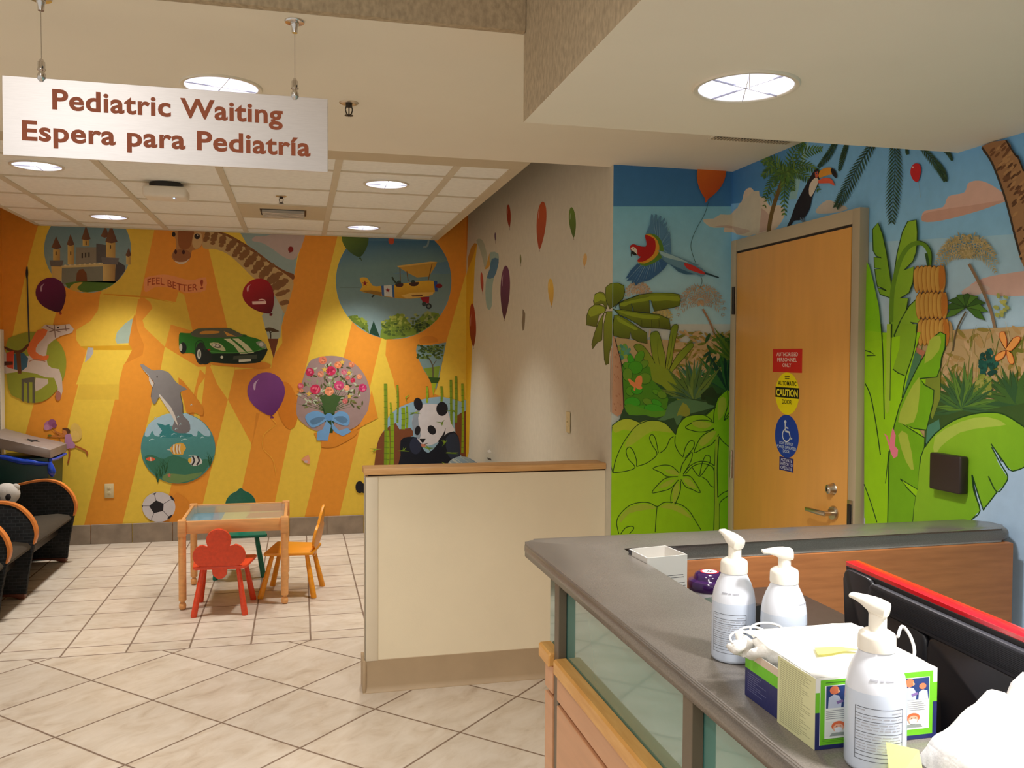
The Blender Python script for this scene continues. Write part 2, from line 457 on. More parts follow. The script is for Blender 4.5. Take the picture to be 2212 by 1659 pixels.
# ------------------------------------------------------------------ mural painter
# outlines of the painted pictures were measured on the flat walls they are painted on
class Painter:
    def __init__(s, ax, val, sign, wall, clips=(), step=6e-6):
        s.mb = MB(); s.ax = ax; s.val = val; s.sign = sign; s.k = 20; s.clips = clips; s.step = step
        s.ox = s.oy = 0.0; s.sc = 1.0; s.rnd = random.Random(wall)
    def fr(s, ox, oy, sc): s.ox, s.oy, s.sc = ox, oy, sc; return s
    def _clip(s, pts):
        for (x0, y0, x1, y1, keep) in s.clips:      # keep = +1 right of the line, -1 left of it
            def side(p): return keep*(p[0]-(x0+(x1-x0)*(p[1]-y0)/(y1-y0)))
            out = []
            for i in range(len(pts)):
                a, b = pts[i-1], pts[i]; sa, sb = side(a), side(b)
                if (sa >= 0) != (sb >= 0):
                    t = sa/(sa-sb); out.append((a[0]+(b[0]-a[0])*t, a[1]+(b[1]-a[1])*t))
                if sb >= 0: out.append(b)
            pts = out
            if len(pts) < 3: return []
        return pts
    def poly(s, pts, col, sm=0, col2=None, a=None, b=None, fix=False):
        """col2: pigment blends from col at crop point a to col2 at b (painted blends)"""
        if sm: pts = catmull(pts, sm)
        P = [(s.ox+p[0]/s.sc, s.oy+p[1]/s.sc) for p in pts]
        Q = s._clip(P)
        if len(Q) < 3: return
        s.k += 1
        v = s.val + s.sign*s.step*s.k
        W3 = [on(x, y, s.ax, s.val) for x, y in Q]
        for w in W3: w[s.ax] = v
        fs = s.mb.ngon(W3, 0, col)
        if col2 is not None:
            ax_, ay_ = s.ox+a[0]/s.sc, s.oy+a[1]/s.sc; bx_, by_ = s.ox+b[0]/s.sc, s.oy+b[1]/s.sc
            c1, c2 = L(col), L(col2); dx, dy = bx_-ax_, by_-ay_; d2 = dx*dx+dy*dy
            key = {}
            for w, q in zip(W3, Q): key[(round(w.x, 5), round(w.y, 5), round(w.z, 5))] = min(1, max(0, ((q[0]-ax_)*dx+(q[1]-ay_)*dy)/d2))
            for f in fs:
                for l in f.loops:
                    t = key.get((round(l.vert.co.x, 5), round(l.vert.co.y, 5), round(l.vert.co.z, 5)), 0)
                    l[s.mb.col] = tuple(c1[i]*(1-t)+c2[i]*t for i in range(4))
    def ell(s, cx, cy, rx, ry, col, rot=0, n=28, **k):
        c, q = cos(rot), sin(rot)
        s.poly([(cx+rx*cos(2*pi*i/n)*c-ry*sin(2*pi*i/n)*q, cy+rx*cos(2*pi*i/n)*q+ry*sin(2*pi*i/n)*c) for i in range(n)], col, **k)
    def line(s, pts, w, col, sm=4, taper=False):
        if sm and len(pts) > 2: pts = catmull(pts, sm, False)
        n = len(pts)
        Lp, Rp = [], []
        for i, p in enumerate(pts):
            a = pts[max(i-1, 0)]; b = pts[min(i+1, n-1)]
            dx, dy = b[0]-a[0], b[1]-a[1]; h = hypot(dx, dy) or 1
            ww = w/2*(1 if not taper else max(.12, sin(pi*min(1, .12+i/(n-1)))) if taper == 2 else max(.1, 1-i/(n-1)))
            Lp.append((p[0]-dy/h*ww, p[1]+dx/h*ww)); Rp.append((p[0]+dy/h*ww, p[1]-dx/h*ww))
        k0 = s.k
        for i in range(n-1):
            s.k = k0
            s.poly([Lp[i], Lp[i+1], Rp[i+1], Rp[i]], col)
    def shape(s, pts, col, w=0, lc=None, sm=4, **k):
        s.poly(pts, col, sm, **k)
        if w: s.line(list(pts)+[pts[0], pts[1]] if sm else list(pts)+[pts[0]], w, lc, sm)
    def balloon(s, cx, cy, rx, ry, col, dark, tip, hi=True):
        "tip: point of the knot"
        dx, dy = tip[0]-cx, tip[1]-cy; h = hypot(dx, dy); ux, uy = dx/h, dy/h; px, py = -uy, ux
        pts = []
        for i in range(28):
            t = 2*pi*i/28; c_, s_ = cos(t), sin(t)
            along = c_*(h if c_ > 0 else ry); wid = rx*s_*(1 if c_ <= 0 else (1-c_**2.2*.45))
            pts.append((cx+ux*along+px*wid, cy+uy*along+py*wid))
        s.poly(pts, col, col2=dark, a=(cx-rx*.4, cy-ry*.6), b=(cx+rx*.8, cy+h*.9))
        s.poly([(tip[0]-ux*2, tip[1]-uy*2), (tip[0]+ux*rx*.14+px*rx*.1, tip[1]+uy*rx*.14+py*rx*.1), (tip[0]+ux*rx*.14-px*rx*.1, tip[1]+uy*rx*.14-py*rx*.1)], dark)
        if hi:
            lc = tuple(int(v*.45+255*.55) for v in col)
            s.line([(cx-rx*.62, cy-ry*.05), (cx-rx*.60, cy-ry*.38), (cx-rx*.40, cy-ry*.62)], rx*.13, lc, taper=2)
    def blobs(s, cx, cy, rx, ry, n, r, cols, sq=.7):
        for i in range(n):
            t = s.rnd.uniform(0, 2*pi); q = sqrt(s.rnd.random())
            rr = r*s.rnd.uniform(.6, 1.3)
            s.ell(cx+rx*q*cos(t), cy+ry*q*sin(t), rr, rr*sq, s.rnd.choice(cols), rot=s.rnd.uniform(0, 3), n=8)
    def frond(s, pts, width, cols, n=18, wl=6, droop=.35, both=True, stem=None):
        "feathery palm leaf along pts"
        C2 = catmull(pts, 8, False); m = len(C2)
        for i in range(n):
            t = .04+.94*i/n; j = min(int(t*(m-1)), m-2); p = C2[j]; q = C2[j+1]
            dx, dy = q[0]-p[0], q[1]-p[1]; h = hypot(dx, dy) or 1; dx /= h; dy /= h
            ln = width*(sin(pi*(.12+.88*t))**.6)
            for sd in ((1, -1) if both else (1,)):
                ex = dx*.75-dy*sd; ey = dy*.75+dx*sd+droop; eh = hypot(ex, ey); ex /= eh; ey /= eh
                e = (p[0]+ex*ln, p[1]+ey*ln); nx, ny = -ey*wl/2, ex*wl/2
                mid = (p[0]+ex*ln*.45, p[1]+ey*ln*.45)
                s.poly([(p[0]-nx*.4, p[1]-ny*.4), (mid[0]-nx, mid[1]-ny), e, (mid[0]+nx, mid[1]+ny), (p[0]+nx*.4, p[1]+ny*.4)], s.rnd.choice(cols))
        if stem: s.line(pts, wl*.7, stem, taper=True)
    def spiky(s, cx, cy, n, r, w, cols, a0=-170, a1=-10, lc=None):
        "rosette of pointed leaves"
        for i in range(n):
            a = radians(a0+(a1-a0)*i/(n-1))+s.rnd.uniform(-.08, .08); rr = r*s.rnd.uniform(.75, 1.08)
            e = (cx+rr*cos(a), cy+rr*sin(a)); nx, ny = -sin(a)*w/2, cos(a)*w/2
            m = (cx+rr*.45*cos(a), cy+rr*.45*sin(a))
            pts = [(cx-nx*.5, cy-ny*.5), (m[0]-nx, m[1]-ny), e, (m[0]+nx, m[1]+ny), (cx+nx*.5, cy+ny*.5)]
            s.poly(pts, s.rnd.choice(cols))
            if lc: s.line([(cx, cy), e], w*.14, lc, sm=0, taper=True)
    def text(s, txt, x0, y0, x1, y1, h, col, bold=.0, curve=None, align='c'):
        "letters from (x0,y0) to (x1,y1) baseline, crop units"
        vs, fs, w = text_polys(txt, 1, bold); ym = max(v.y for v in vs)
        s.k += 3; v_ = s.val+s.sign*s.step*s.k; P = []
        for v in vs:
            t = v.x/w; y = -v.y/ym*h + (curve(t) if curve else 0)
            q = on(s.ox+(x0+(x1-x0)*t)/s.sc, s.oy+(y0+(y1-y0)*t+y)/s.sc, s.ax, s.val); q[s.ax] = v_; P.append(s.mb.bm.verts.new(q))
        out = []
        for f in fs:
            try: out.append(s.mb.bm.faces.new([P[i] for i in f]))
            except ValueError: pass
        s.mb._c(out, 0, col)
def corner_px(x, y):
    "image line of a vertical wall corner standing at x, y"
    r = []
    for z in (2.6, .0):
        d = Vector((x, y, z))-Vector((0, 0, CH)); w = d.dot(cF)
        r += [1106+FPX*d.dot(cR)/w, 829.5-FPX*d.dot(cU)/w]
    return r
KL, KG, KM, KD = corner_px(XL, YB), corner_px(XG, YB), corner_px(XG, YM), corner_px(XD, YM)
OR, YE, OD, YD = (234,152,48), (236,200,70), (220,138,42), (228,190,66)
# ================================================================== back wall mural
P = Painter(1, YB, -1, 'back', clips=((*KL, 1), (*KG, -1)))
P.mb.box((XL,YB,0), (XG+.2,8.15,3.5), color=OR)
def stripes(P):
    P.fr(0, 0, 1)
    def st(xt0, xb0, xt1, xb1, col, yt=440, yb=1190): P.poly([(xt0,yt),(xt1,yt),(xb1,yb),(xb0,yb)], col)
    # yellow stripes; x at the ceiling and at the floor of each side
    P.poly([(26,729),(62,560),(95,440),(182,440),(107,729),(80,846),(0,1140),(-80,1140)], YE)
    st(268, 78, 352,168, YE)          # L2..L3
    st(434,250, 520,335, YE)          # L4..L5
    st(592,414, 672,492, YE)          # L6..L7
    P.poly([(746,440),(823,440),(640,1190),(565,1190)], YE)   # L8..L9
    P.poly([(895,440),(822,740),(715,1190),(800,1190),(1011,1190),(1011,575),(964,739),(938,848),(900,900),(862,880),(850,820),(833,768),(835,748),(849,727)], YE, 0)
    # orange wave right of the narrow yellow
    P.fr(480,740,3.6867)
    P.poly([(1310,-60),(1300,100),(1340,190),(1400,290),(1418,360),(1400,500),(1300,700),(1960,500),(1690,410),(1775,0),(1800,-60)], OR)
    # upper band around the giraffe
    P.fr(0,440,4.2538)
    P.poly([(1180,140),(1440,140),(1290,845),(930,835),(950,150)], YD)      # yellow right of castle
    P.poly([(1440,140),(1290,845),(1640,910),(1690,830),(1770,1170),(2090,1160),(1920,430),(1880,140)], OR)
    P.poly([(1880,140),(1920,430),(2090,1140),(2260,1500),(2600,1500),(2560,160)], YE)
    # orange field left of the ribbon
    P.poly([(590,790),(930,835),(900,980),(850,1060),(740,1130),(690,1190),(700,1290),(780,1330),(700,1750),(460,1750),(610,1290),(500,1060)], OR)
    # ribbon of yellow cloth
    P.poly([(920,830),(1270,875),(1240,1000),(1150,1100),(1070,1180),(1060,1250),(1075,1290),(1215,1300),(1225,1340),(1100,1500),(1090,1800),(700,1800),(800,1330),(740,1310),(700,1250),(700,1160),(830,1080),(900,980)], YD)
    P.poly([(740,1310),(1215,1300),(1222,1345),(800,1345)], (214,160,30))
    P.poly([(800,1345),(1222,1345),(1180,1420),(1130,1490),(1090,1660),(700,1660)], YE)
    P.poly([(1222,1050),(1150,1100),(1075,1180),(1058,1250),(1075,1285),(1180,1280)], (168,186,168))
    P.poly([(805,1320),(858,1325),(858,1370),(835,1410),(780,1460)], (180,178,176))
    # orange wave right of the ribbon, soft dark edge
    P.poly([(1270,875),(1380,905),(1402,960),(1320,1040),(1310,1080),(1330,1140),(1515,1315),(1480,1500),(1430,1750),(1090,1750),(1130,1500),(1225,1430),(1310,1400),(1325,1300),(1270,1180),(1240,1050)], OR)
    P.poly([(1240,1010),(1262,1150),(1325,1300),(1310,1390),(1230,1430),(1150,1470),(1215,1340),(1180,1280),(1222,1060)], OD)
    # criss-cross of the crossing bands
    P.poly([(1300,845),(1640,910),(1590,1060),(1515,1315),(1330,1140),(1310,1070),(1402,960),(1380,905)], YD)
    P.poly([(1640,810),(1690,835),(1770,1170),(1570,1110),(1600,960)], YD)
    P.poly([(1570,1110),(1770,1170),(1850,1330),(1980,1660),(1820,1500),(1515,1315)], OR)
    P.poly([(1515,1315),(1820,1500),(1790,1700),(1720,1900),(1480,1900),(1480,1500)], YE)
    P.poly([(1820,1500),(2160,1485),(2120,1750),(2090,1850),(1950,1640)], YE)
    P.fr(480,740,3.6867)
    P.poly([(-100,150),(0,200),(100,215),(45,455),(-20,380)], YE)
    P.poly([(-190,350),(-60,170),(0,210),(45,455),(-20,640),(-120,900),(-270,900)], YE)
    P.poly([(-120,130),(-40,330),(45,455),(-40,790),(-190,700)], OR)
    P.poly([(45,455),(230,800),(150,1190),(60,1500),(-190,1500),(-40,800)], YE)
    P.poly([(100,215),(390,200),(405,110),(620,-200),(720,-100),(640,250),(420,1270),(390,1420),(100,1420),(235,810),(45,455)], OR)
    P.poly([(300,560),(240,800),(225,830),(245,760),(270,560)], OD)
    # painted curl near the fold
    P.fr(0,440,4.2538)
    P.line([(950,830),(1150,845),(1350,860),(1500,890),(1600,915)], 16, (222,150,34), taper=2)
stripes(P)

# castle in a round window
P.fr(0,440,4.2538)
cx, cy, r = 805, 420, 400
def disc(P, cx, cy, r, col, col2, n=44, ry=None):
    P.ell(cx, cy, r, ry or r, col, n=n, col2=col2, a=(cx, cy-(ry or r)), b=(cx, cy+(ry or r)))
disc(P, cx, cy, r, (96,136,150), (150,168,158))
def inside(pts, cx=805, cy=420, r=398):
    out = []
    for x, y in pts:
        d = hypot(x-cx, y-cy)
        out.append((x, y) if d <= r else (cx+(x-cx)*r/d, cy+(y-cy)*r/d))
    return out
P.poly(inside([(1070,520),(1150,570),(1165,620),(1120,740),(1060,760)]), (78,72,72))
P.poly(inside([(560,590),(950,560),(1060,760),(560,760)]), (128,128,112))
P.poly([(700,400),(900,400),(890,560),(695,560)], (138,130,112))
P.poly([(885,365),(975,380),(975,540),(885,540)], (92,88,86))
for x0, x1, y0, y1 in ((488,552,420,520),(622,680,370,560),(760,820,310,390),(975,1060,350,500),(1160,1200,470,560)): P.poly([(x0,y0),(x1,y0),(x1,y1),(x0,y1)], (214,180,100), col2=(176,140,78), a=(x0,y0), b=(x1,y0))
P.poly([(470,560),(570,560),(565,740),(478,700)], (214,180,104))
P.poly(inside([(945,550),(1062,550),(1062,740),(948,740)]), (216,186,116), col2=(160,124,74), a=(945,0), b=(1062,0))
P.poly([(455,520),(585,520),(570,578),(465,575)], (110,104,98))
P.poly([(930,490),(1095,500),(1080,560),(940,555)], (112,106,104))
P.poly([(560,570),(945,545),(945,575),(570,590)], (206,184,124))
for x0, x1, t, y0 in ((472,566,515,300),(612,684,647,280),(748,832,790,200),(925,1000,970,200),(968,1080,1020,190),(1152,1206,1185,400)):
    yb = {472:405,612:375,748:325,925:300,968:350,1152:475}[x0]
    P.poly([(t,y0),(x1,yb),((x0+x1)/2,yb+14),(x0,yb)], (124,82,52), col2=(96,66,52), a=(x0,0), b=(x1,0))
for x, y in ((750,455),(780,450),(812,448)): P.poly([(x,y),(x+12,y),(x+12,y+45),(x,y+45)], (50,44,40))
for x, y in ((510,440),(645,440),(786,345),(1010,380)): P.poly([(x,y),(x+10,y),(x+10,y+34),(x,y+34)], (60,44,34))
P.poly([(700,720),(705,640),(730,605),(765,600),(795,640),(802,720)], (118,70,36), 0)
P.poly(inside([(600,730),(700,715),(1062,735),(1110,745),(1040,800),(940,830),(780,840),(600,800)]), (84,118,44))
P.poly(inside([(640,780),(680,735),(760,722),(720,760),(715,785),(780,818),(840,832),(700,840)]), (206,166,70), 3)
for k in range(8): P.ell(600+k*45, 568-k*2.6, 12, 8, (216,200,150), n=8)

# giraffe
P.fr(340,480,4.2538)
P.poly([(740,60),(1345,60),(1290,300),(1230,640),(1165,850),(1070,1250),(1010,1000),(960,860),(1060,700),(1050,600),(980,420),(850,250)], (150,170,168))
P.poly([(900,130),(1000,125),(1345,60),(1280,320),(1180,330),(1050,240),(960,190),(870,170)], (190,170,164), 3)
P.poly([(960,860),(1060,700),(1160,700),(1130,1060),(1020,1080)], (176,182,168))
P.poly([(1015,1070),(1112,1072),(1068,1250)], (120,64,34))
P.line([(1040,1070),(1040,1030),(1030,1000)], 12, (60,44,30)); P.line([(1040,1020),(1070,990)], 6, (60,44,30))
P.poly([(990,975),(1040,968),(1100,990),(1118,1005),(1060,1010),(1040,1000),(1005,1005)], (82,60,36), 3)
P.poly([(500,90),(620,100),(760,170),(900,260),(1060,380),(1180,450),(1255,480),(1245,530),(1150,480),(980,360),(840,260),(700,180)], (126,76,34), 3)
P.poly([(410,90),(520,90),(640,130),(780,215),(920,300),(1060,400),(1180,480),(1250,545),(1235,640),(1205,740),(1170,840),(1130,770),(1080,680),(1000,590),(880,510),(760,390),(640,290),(520,245),(420,235)], (196,164,110), 3)
rr = random.Random(3)
path = [(450,130),(520,150),(600,170),(680,210),(740,260),(800,290),(860,350),(930,400),(1000,450),(1060,520),(1110,580),(1150,650),(1165,740)]
for i, (x, y) in enumerate(path):
    for off in (-84, -30, 24, 74):
        t = atan2(path[min(i+1,12)][1]-path[max(i-1,0)][1], path[min(i+1,12)][0]-path[max(i-1,0)][0])
        w = (.55+.45*i/12) if i < 11 else .6
        if i >= 12 and abs(off) > 30: continue
        ex, ey = x-sin(t)*off*w+rr.uniform(-5,5), y+cos(t)*off*w+rr.uniform(-5,5)
        R = 60*w*(1 if abs(off) < 50 else .7)
        P.poly([(ex+R*rr.uniform(.8,1.12)*cos(a+t), ey+R*.72*rr.uniform(.8,1.1)*sin(a+t)) for a in [k*2*pi/6+.2 for k in range(6)]], (134,92,52))
P.poly([(150,70),(420,70),(418,160),(400,225),(345,255),(320,260),(305,310),(285,355),(240,380),(190,380),(150,350),(130,310),(150,265),(172,235),(170,160)], (190,140,84), 3, col2=(166,108,60), a=(200,80), b=(220,380))
P.poly([(200,70),(330,70),(320,160),(290,240),(210,240),(190,160)], (150,90,46), 3)
P.poly([(335,110),(400,100),(412,170),(395,225),(350,245),(320,200)], (206,168,114), 3)
P.ell(225,305,85,58,(152,98,58)); P.ell(168,272,12,22,(70,30,20)); P.ell(240,275,14,20,(70,30,20))
P.poly([(155,355),(200,366),(260,360),(290,335),(275,362),(230,386),(190,380)], (220,196,170), 2)
P.ell(150,112,17,22,(40,26,20)); P.ell(365,130,26,26,(40,26,20)); P.ell(370,120,6,6,(200,180,160))

# FEEL BETTER! banner
P.fr(0,440,4.2538)
P.poly([(1330,690),(1400,665),(1500,650),(1600,665),(1700,695),(1790,698),(1892,676),(1888,795),(1790,815),(1690,815),(1600,780),(1500,765),(1420,770),(1350,810),(1325,790)], (236,152,92), 2)
P.text('FEEL BETTER', 1355, 755, 1815, 795, 62, (170,70,34), .01, curve=lambda t: -26*sin(pi*t*2.0)*(1-t*.3))
P.text('!', 1840, 785, 1868, 780, 84, (170,70,34), .01)

# sky window with biplane
P.fr(640,480,5.027)
disc(P, 1057, 642, 628, (58,104,140), (140,172,174), 56)
P.poly(inside([(600,200),(1500,200),(1640,420),(430,700),(440,520)],1057,642,624), (112,142,140), 0, col2=(60,104,136), a=(1000,420), b=(1000,200))
sk = inside([(440,560),(1680,560),(1680,800),(1560,1010),(1300,1220),(1057,1268),(800,1210),(560,1010),(440,800)],1057,642,624)
P.poly(sk, (112,142,140), 0, col2=(134,158,160), a=(1000,560), b=(1000,1100))
def tree(P, cx, cy, rx, ry, cols, n=60, r=26, ins=None):
    for i in range(n):
        t = P.rnd.uniform(0, 2*pi); q = sqrt(P.rnd.random()); x = cx+rx*q*cos(t); y = cy+ry*q*sin(t)
        if ins and hypot(x-ins[0], y-ins[1]) > ins[2]-r*.8: continue
        d = (y-cy)/ry*.5+.5+P.rnd.uniform(-.35,.35)
        P.ell(x, y, r*P.rnd.uniform(.6,1.1), r*P.rnd.uniform(.45,.8), cols[min(len(cols)-1, max(0, int(d*len(cols))))], n=8)
gcol = [(176,186,84),(140,156,58),(104,126,42),(76,98,38)]
ins = (1057,642,626)
P.poly(inside([(560,1020),(640,1010),(720,1070),(780,1150),(790,1215),(600,1100)],*ins), (104,126,42))
tree(P, 680, 1110, 100, 100, [(150,168,60),(110,134,44),(60,84,34)], 50, 20, ins)
P.poly(inside([(840,1070),(870,1150),(910,1250),(790,1215),(815,1140)],*ins), (28,66,46))
P.poly(inside([(910,1250),(960,1100),(1100,990),(1200,1050),(1250,1150),(1320,1060),(1400,990),(1500,980),(1570,1020),(1480,1130),(1300,1240),(1057,1270)],*ins), (118,142,48), 2)
tree(P, 1090, 1120, 160, 130, gcol, 110, 22, ins); tree(P, 1400, 1100, 170, 130, [(150,160,96),(96,116,62),(52,76,34),(40,62,30)], 110, 20, ins)
P.poly([(1090,475),(1460,430),(1530,432),(1510,480),(1440,590),(1310,600),(1200,545)], (198,150,58)); P.poly([(1090,475),(1460,428),(1530,432),(1460,446),(1110,490)], (222,176,86))
for a in (((1125,490),(1130,640)),((1475,450),(1430,640)),((1200,530),(1215,640))): P.line(list(a), 9, (120,84,40), sm=0)
P.poly([(690,610),(730,598),(780,615),(830,690),(920,692),(1060,680),(1350,640),(1500,640),(1520,700),(1510,750),(1440,800),(1250,832),(1060,822),(920,800),(800,775),(690,745),(720,700),(700,650)], (222,172,48), 2, col2=(196,144,40), a=(0,680), b=(0,820))
P.poly([(690,745),(820,740),(930,760),(920,800),(800,775)], (150,112,44)); P.poly([(1135,800),(1250,765),(1490,758),(1480,790),(1350,815),(1200,828)], (226,184,92))
P.poly([(950,688),(1042,682),(1048,815),(955,800)], (206,206,196)); P.poly([(922,690),(950,688),(955,800),(930,798)], (62,98,148)); P.poly([(1036,682),(1062,680),(1068,822),(1046,816)], (62,98,148))
P.poly([(1492,640),(1530,640),(1534,752),(1505,752)], (48,78,148)); P.ell(1550,692,36,24,(128,26,34))
def star(P, x, y, r, col): P.poly([(x+(r if i%2==0 else r*.4)*sin(i*pi/5), y-(r if i%2==0 else r*.4)*cos(i*pi/5)) for i in range(10)], col)
star(P, 745, 665, 34, (140,30,34)); star(P, 993, 740, 28, (140,30,34)); P.poly([(1250,795),(1380,790),(1360,806),(1260,808)], (90,50,34))
for x, y in ((1115,658),(1268,652)): P.ell(x, y, 24, 24, (52,66,58))
P.poly([(1075,668),(1160,664),(1150,702),(1090,700)], (70,44,36), 2); P.poly([(1225,662),(1330,650),(1310,690),(1250,694)], (70,44,36), 2)
P.line([(1100,670),(1065,640),(1040,595)], 18, (56,70,54)); 
P.poly([(1345,815),(1445,810),(1440,880),(1380,880)], (150,28,38)); P.ell(1388,888,24,24,(50,60,56)); P.ell(1438,912,32,32,(44,54,52)); P.ell(1438,912,16,16,(110,120,112))
P.line([(845,790),(820,815)], 16, (40,50,44), sm=0); P.line([(470,712),(690,712)], 3, (90,106,98), sm=0)
P.balloon(640, 170, 145, 150, (104,128,50), (44,72,32), (690,378), hi=False); P.line([(690,380),(710,418)], 8, (60,84,50), sm=0)
P.ell(1032,200,32,42,(196,78,44)); P.line([(1440,170),(1425,250),(1380,275)], 20, (130,152,156))
P.ell(1435,1290,105,55,OD,n=20); P.poly([(1310,1330),(1560,1300),(1560,1420),(1310,1420)], OR)

# hourglass with tree
P.poly([(1310,1330),(1450,1335),(1628,1305),(1600,1450),(1550,1680),(1520,1820),(1440,1690),(1380,1600),(1310,1450),(1300,1390)], (128,158,160))
P.poly([(1380,1590),(1560,1560),(1535,1720),(1515,1790),(1470,1740)], (128,156,52)); P.line([(1485,1700),(1480,1560),(1440,1480)], 14, (96,88,64)); P.line([(1480,1560),(1520,1500)], 8, (96,88,64), sm=0)
for i in range(90):
    x = P.rnd.uniform(1315,1605); y = P.rnd.uniform(1335,1480)
    if x > 1628-(y-1305)*.2-14: continue
    P.ell(x, y, 17, 11, P.rnd.choice([(50,72,30),(86,108,44),(110,132,60),(60,84,34)]), n=7)
P.fr(480,740,3.6867)
P.poly([(1640,275),(1735,280),(1715,325),(1665,325)], (52,84,24)); P.poly([(1665,322),(1705,322),(1680,425)], (166,184,36))

# red balloon and small balloons
P.fr(340,480,4.2538)
P.balloon(918, 645, 142, 122, (168,26,34), (92,12,22), (1040,835)); P.poly([(1030,835),(1048,850),(1052,862),(1030,860)], (120,20,24))
P.poly([(870,728),(998,724),(1000,752),(874,756)], (236,200,190)); P.line([(930,716),(960,710),(990,718)], 10, (236,200,190))
P.ell(1225,250,24,27,(140,34,30)); P.line([(1218,270),(1215,285)], 6, (120,30,26), sm=0)
# sports car
P.poly([(470,1300),(700,1330),(960,1345),(1040,1330),(1000,1290),(700,1250)], OD, 3)
P.poly([(200,1030),(225,1015),(300,1020),(350,985),(420,975),(640,972),(700,990),(800,1040),(900,1065),(960,1090),(1000,1140),(1005,1180),(960,1270),(900,1295),(700,1300),(600,1295),(500,1285),(460,1300),(380,1290),(340,1210),(270,1200),(215,1190),(198,1130)], (44,116,34), 2)
P.poly([(430,1210),(700,1205),(900,1190),(1005,1160),(1005,1195),(960,1270),(900,1295),(700,1302),(520,1288),(440,1260)], (22,40,26), 2)
P.poly([(310,1020),(350,988),(430,976),(640,974),(700,995),(790,1045),(620,1060),(420,1060),(330,1050)], (92,92,74), 2)
P.poly([(395,1010),(440,998),(560,1000),(570,1015),(520,1025),(400,1030)], (204,142,58), 2); P.poly([(610,1000),(700,1040),(730,1050),(640,1045)], (206,150,66))
for q in ([(610,1072),(670,1070),(760,1150),(830,1208),(760,1210),(700,1130)], [(690,1070),(745,1068),(830,1130),(890,1200),(835,1205),(770,1130)]): P.poly(q, (214,214,172))
P.poly([(480,1110),(560,1108),(605,1140),(628,1180),(590,1180),(510,1150)], (206,206,160), 2); P.ell(545,1135,42,20,(120,116,104),rot=.3); P.ell(520,1128,13,13,(210,206,190)); P.ell(553,1135,13,13,(210,206,190))
P.poly([(905,1105),(960,1092),(1000,1130),(1000,1165),(950,1150)], (150,156,138), 2); P.ell(955,1122,20,18,(210,208,196))
P.ell(235,1155,34,52,(30,34,30)); P.ell(215,1150,14,36,(190,190,170)); P.ell(400,1205,52,102,(44,48,42)); P.ell(440,1235,60,72,(34,38,32)); P.ell(384,1212,18,46,(206,206,190)); P.ell(384,1212,8,26,(120,120,110))
P.poly([(700,1230),(915,1215),(915,1255),(695,1262)], (70,78,62)); P.poly([(748,1262),(862,1256),(862,1276),(748,1288)], (220,222,206)); P.ell(592,1240,13,13,(224,226,206)); P.ell(475,1172,14,7,(170,50,30))
P.line([(350,1200),(352,1120),(380,1090),(420,1100),(440,1180)], 8, (30,70,26)); P.poly([(790,1030),(825,1038),(815,1055),(780,1050)], (36,90,30)); P.line([(480,1190),(700,1200),(900,1185),(990,1150)], 6, (90,160,70))

# purple balloons
P.fr(480,740,3.6867)
P.ell(520,500,80,190,(216,128,30),rot=-.15); P.balloon(350, 385, 150, 148, (138,74,146), (96,34,104), (393,580)); P.poly([(385,580),(402,585),(410,602),(388,602)], (110,40,96))
P.line([(395,605),(430,650),(380,690),(330,740),(325,840),(380,900),(410,950),(430,1060)], 5, (240,178,60))
P.fr(0,440,4.2538)
P.balloon(465, 815, 138, 135, (106,32,74), (66,14,48), (550,995)); P.poly([(545,998),(570,1010),(560,1022),(548,1015)], (170,60,40))

# flower bouquet
P.fr(480,740,3.6867)
P.poly([(690,160),(760,120),(870,105),(980,125),(1080,190),(1150,290),(1180,420),(1160,540),(1100,640),(1000,700),(880,720),(740,700),(640,640),(592,570),(600,440),(640,300)], (164,138,134), 3)
P.poly([(730,720),(1000,700),(1070,690),(1060,740),(900,830),(790,830),(790,790)], OD, 2); P.poly([(1180,420),(1160,540),(1100,640),(1070,690),(1240,600),(1190,380)], OR)
for i in range(26):
    a = radians(-165+150*i/25); rr_ = P.rnd.uniform(170,330)
    P.line([(850,560),(850+rr_*.5*cos(a)*.8,560+rr_*.5*sin(a)),(850+rr_*cos(a),560+rr_*sin(a)*1.05)], 11, P.rnd.choice([(60,88,44),(84,104,54),(46,72,38)]), taper=True)
for i in range(130):
    a = radians(P.rnd.uniform(-200,20)); q = P.rnd.uniform(80,290); x = 870+q*cos(a)*.93; y = 440+q*sin(a)*.98
    P.ell(x, y, 20, 7, P.rnd.choice([(88,92,48),(120,128,70),(70,78,44),(150,160,120),(190,200,170),(106,98,52)]), rot=P.rnd.uniform(0,3), n=8)
P.poly([(800,520),(900,520),(880,720),(840,720)], (38,70,30)); P.poly([(780,430),(850,400),(950,430),(890,560),(820,560)], (66,96,48))
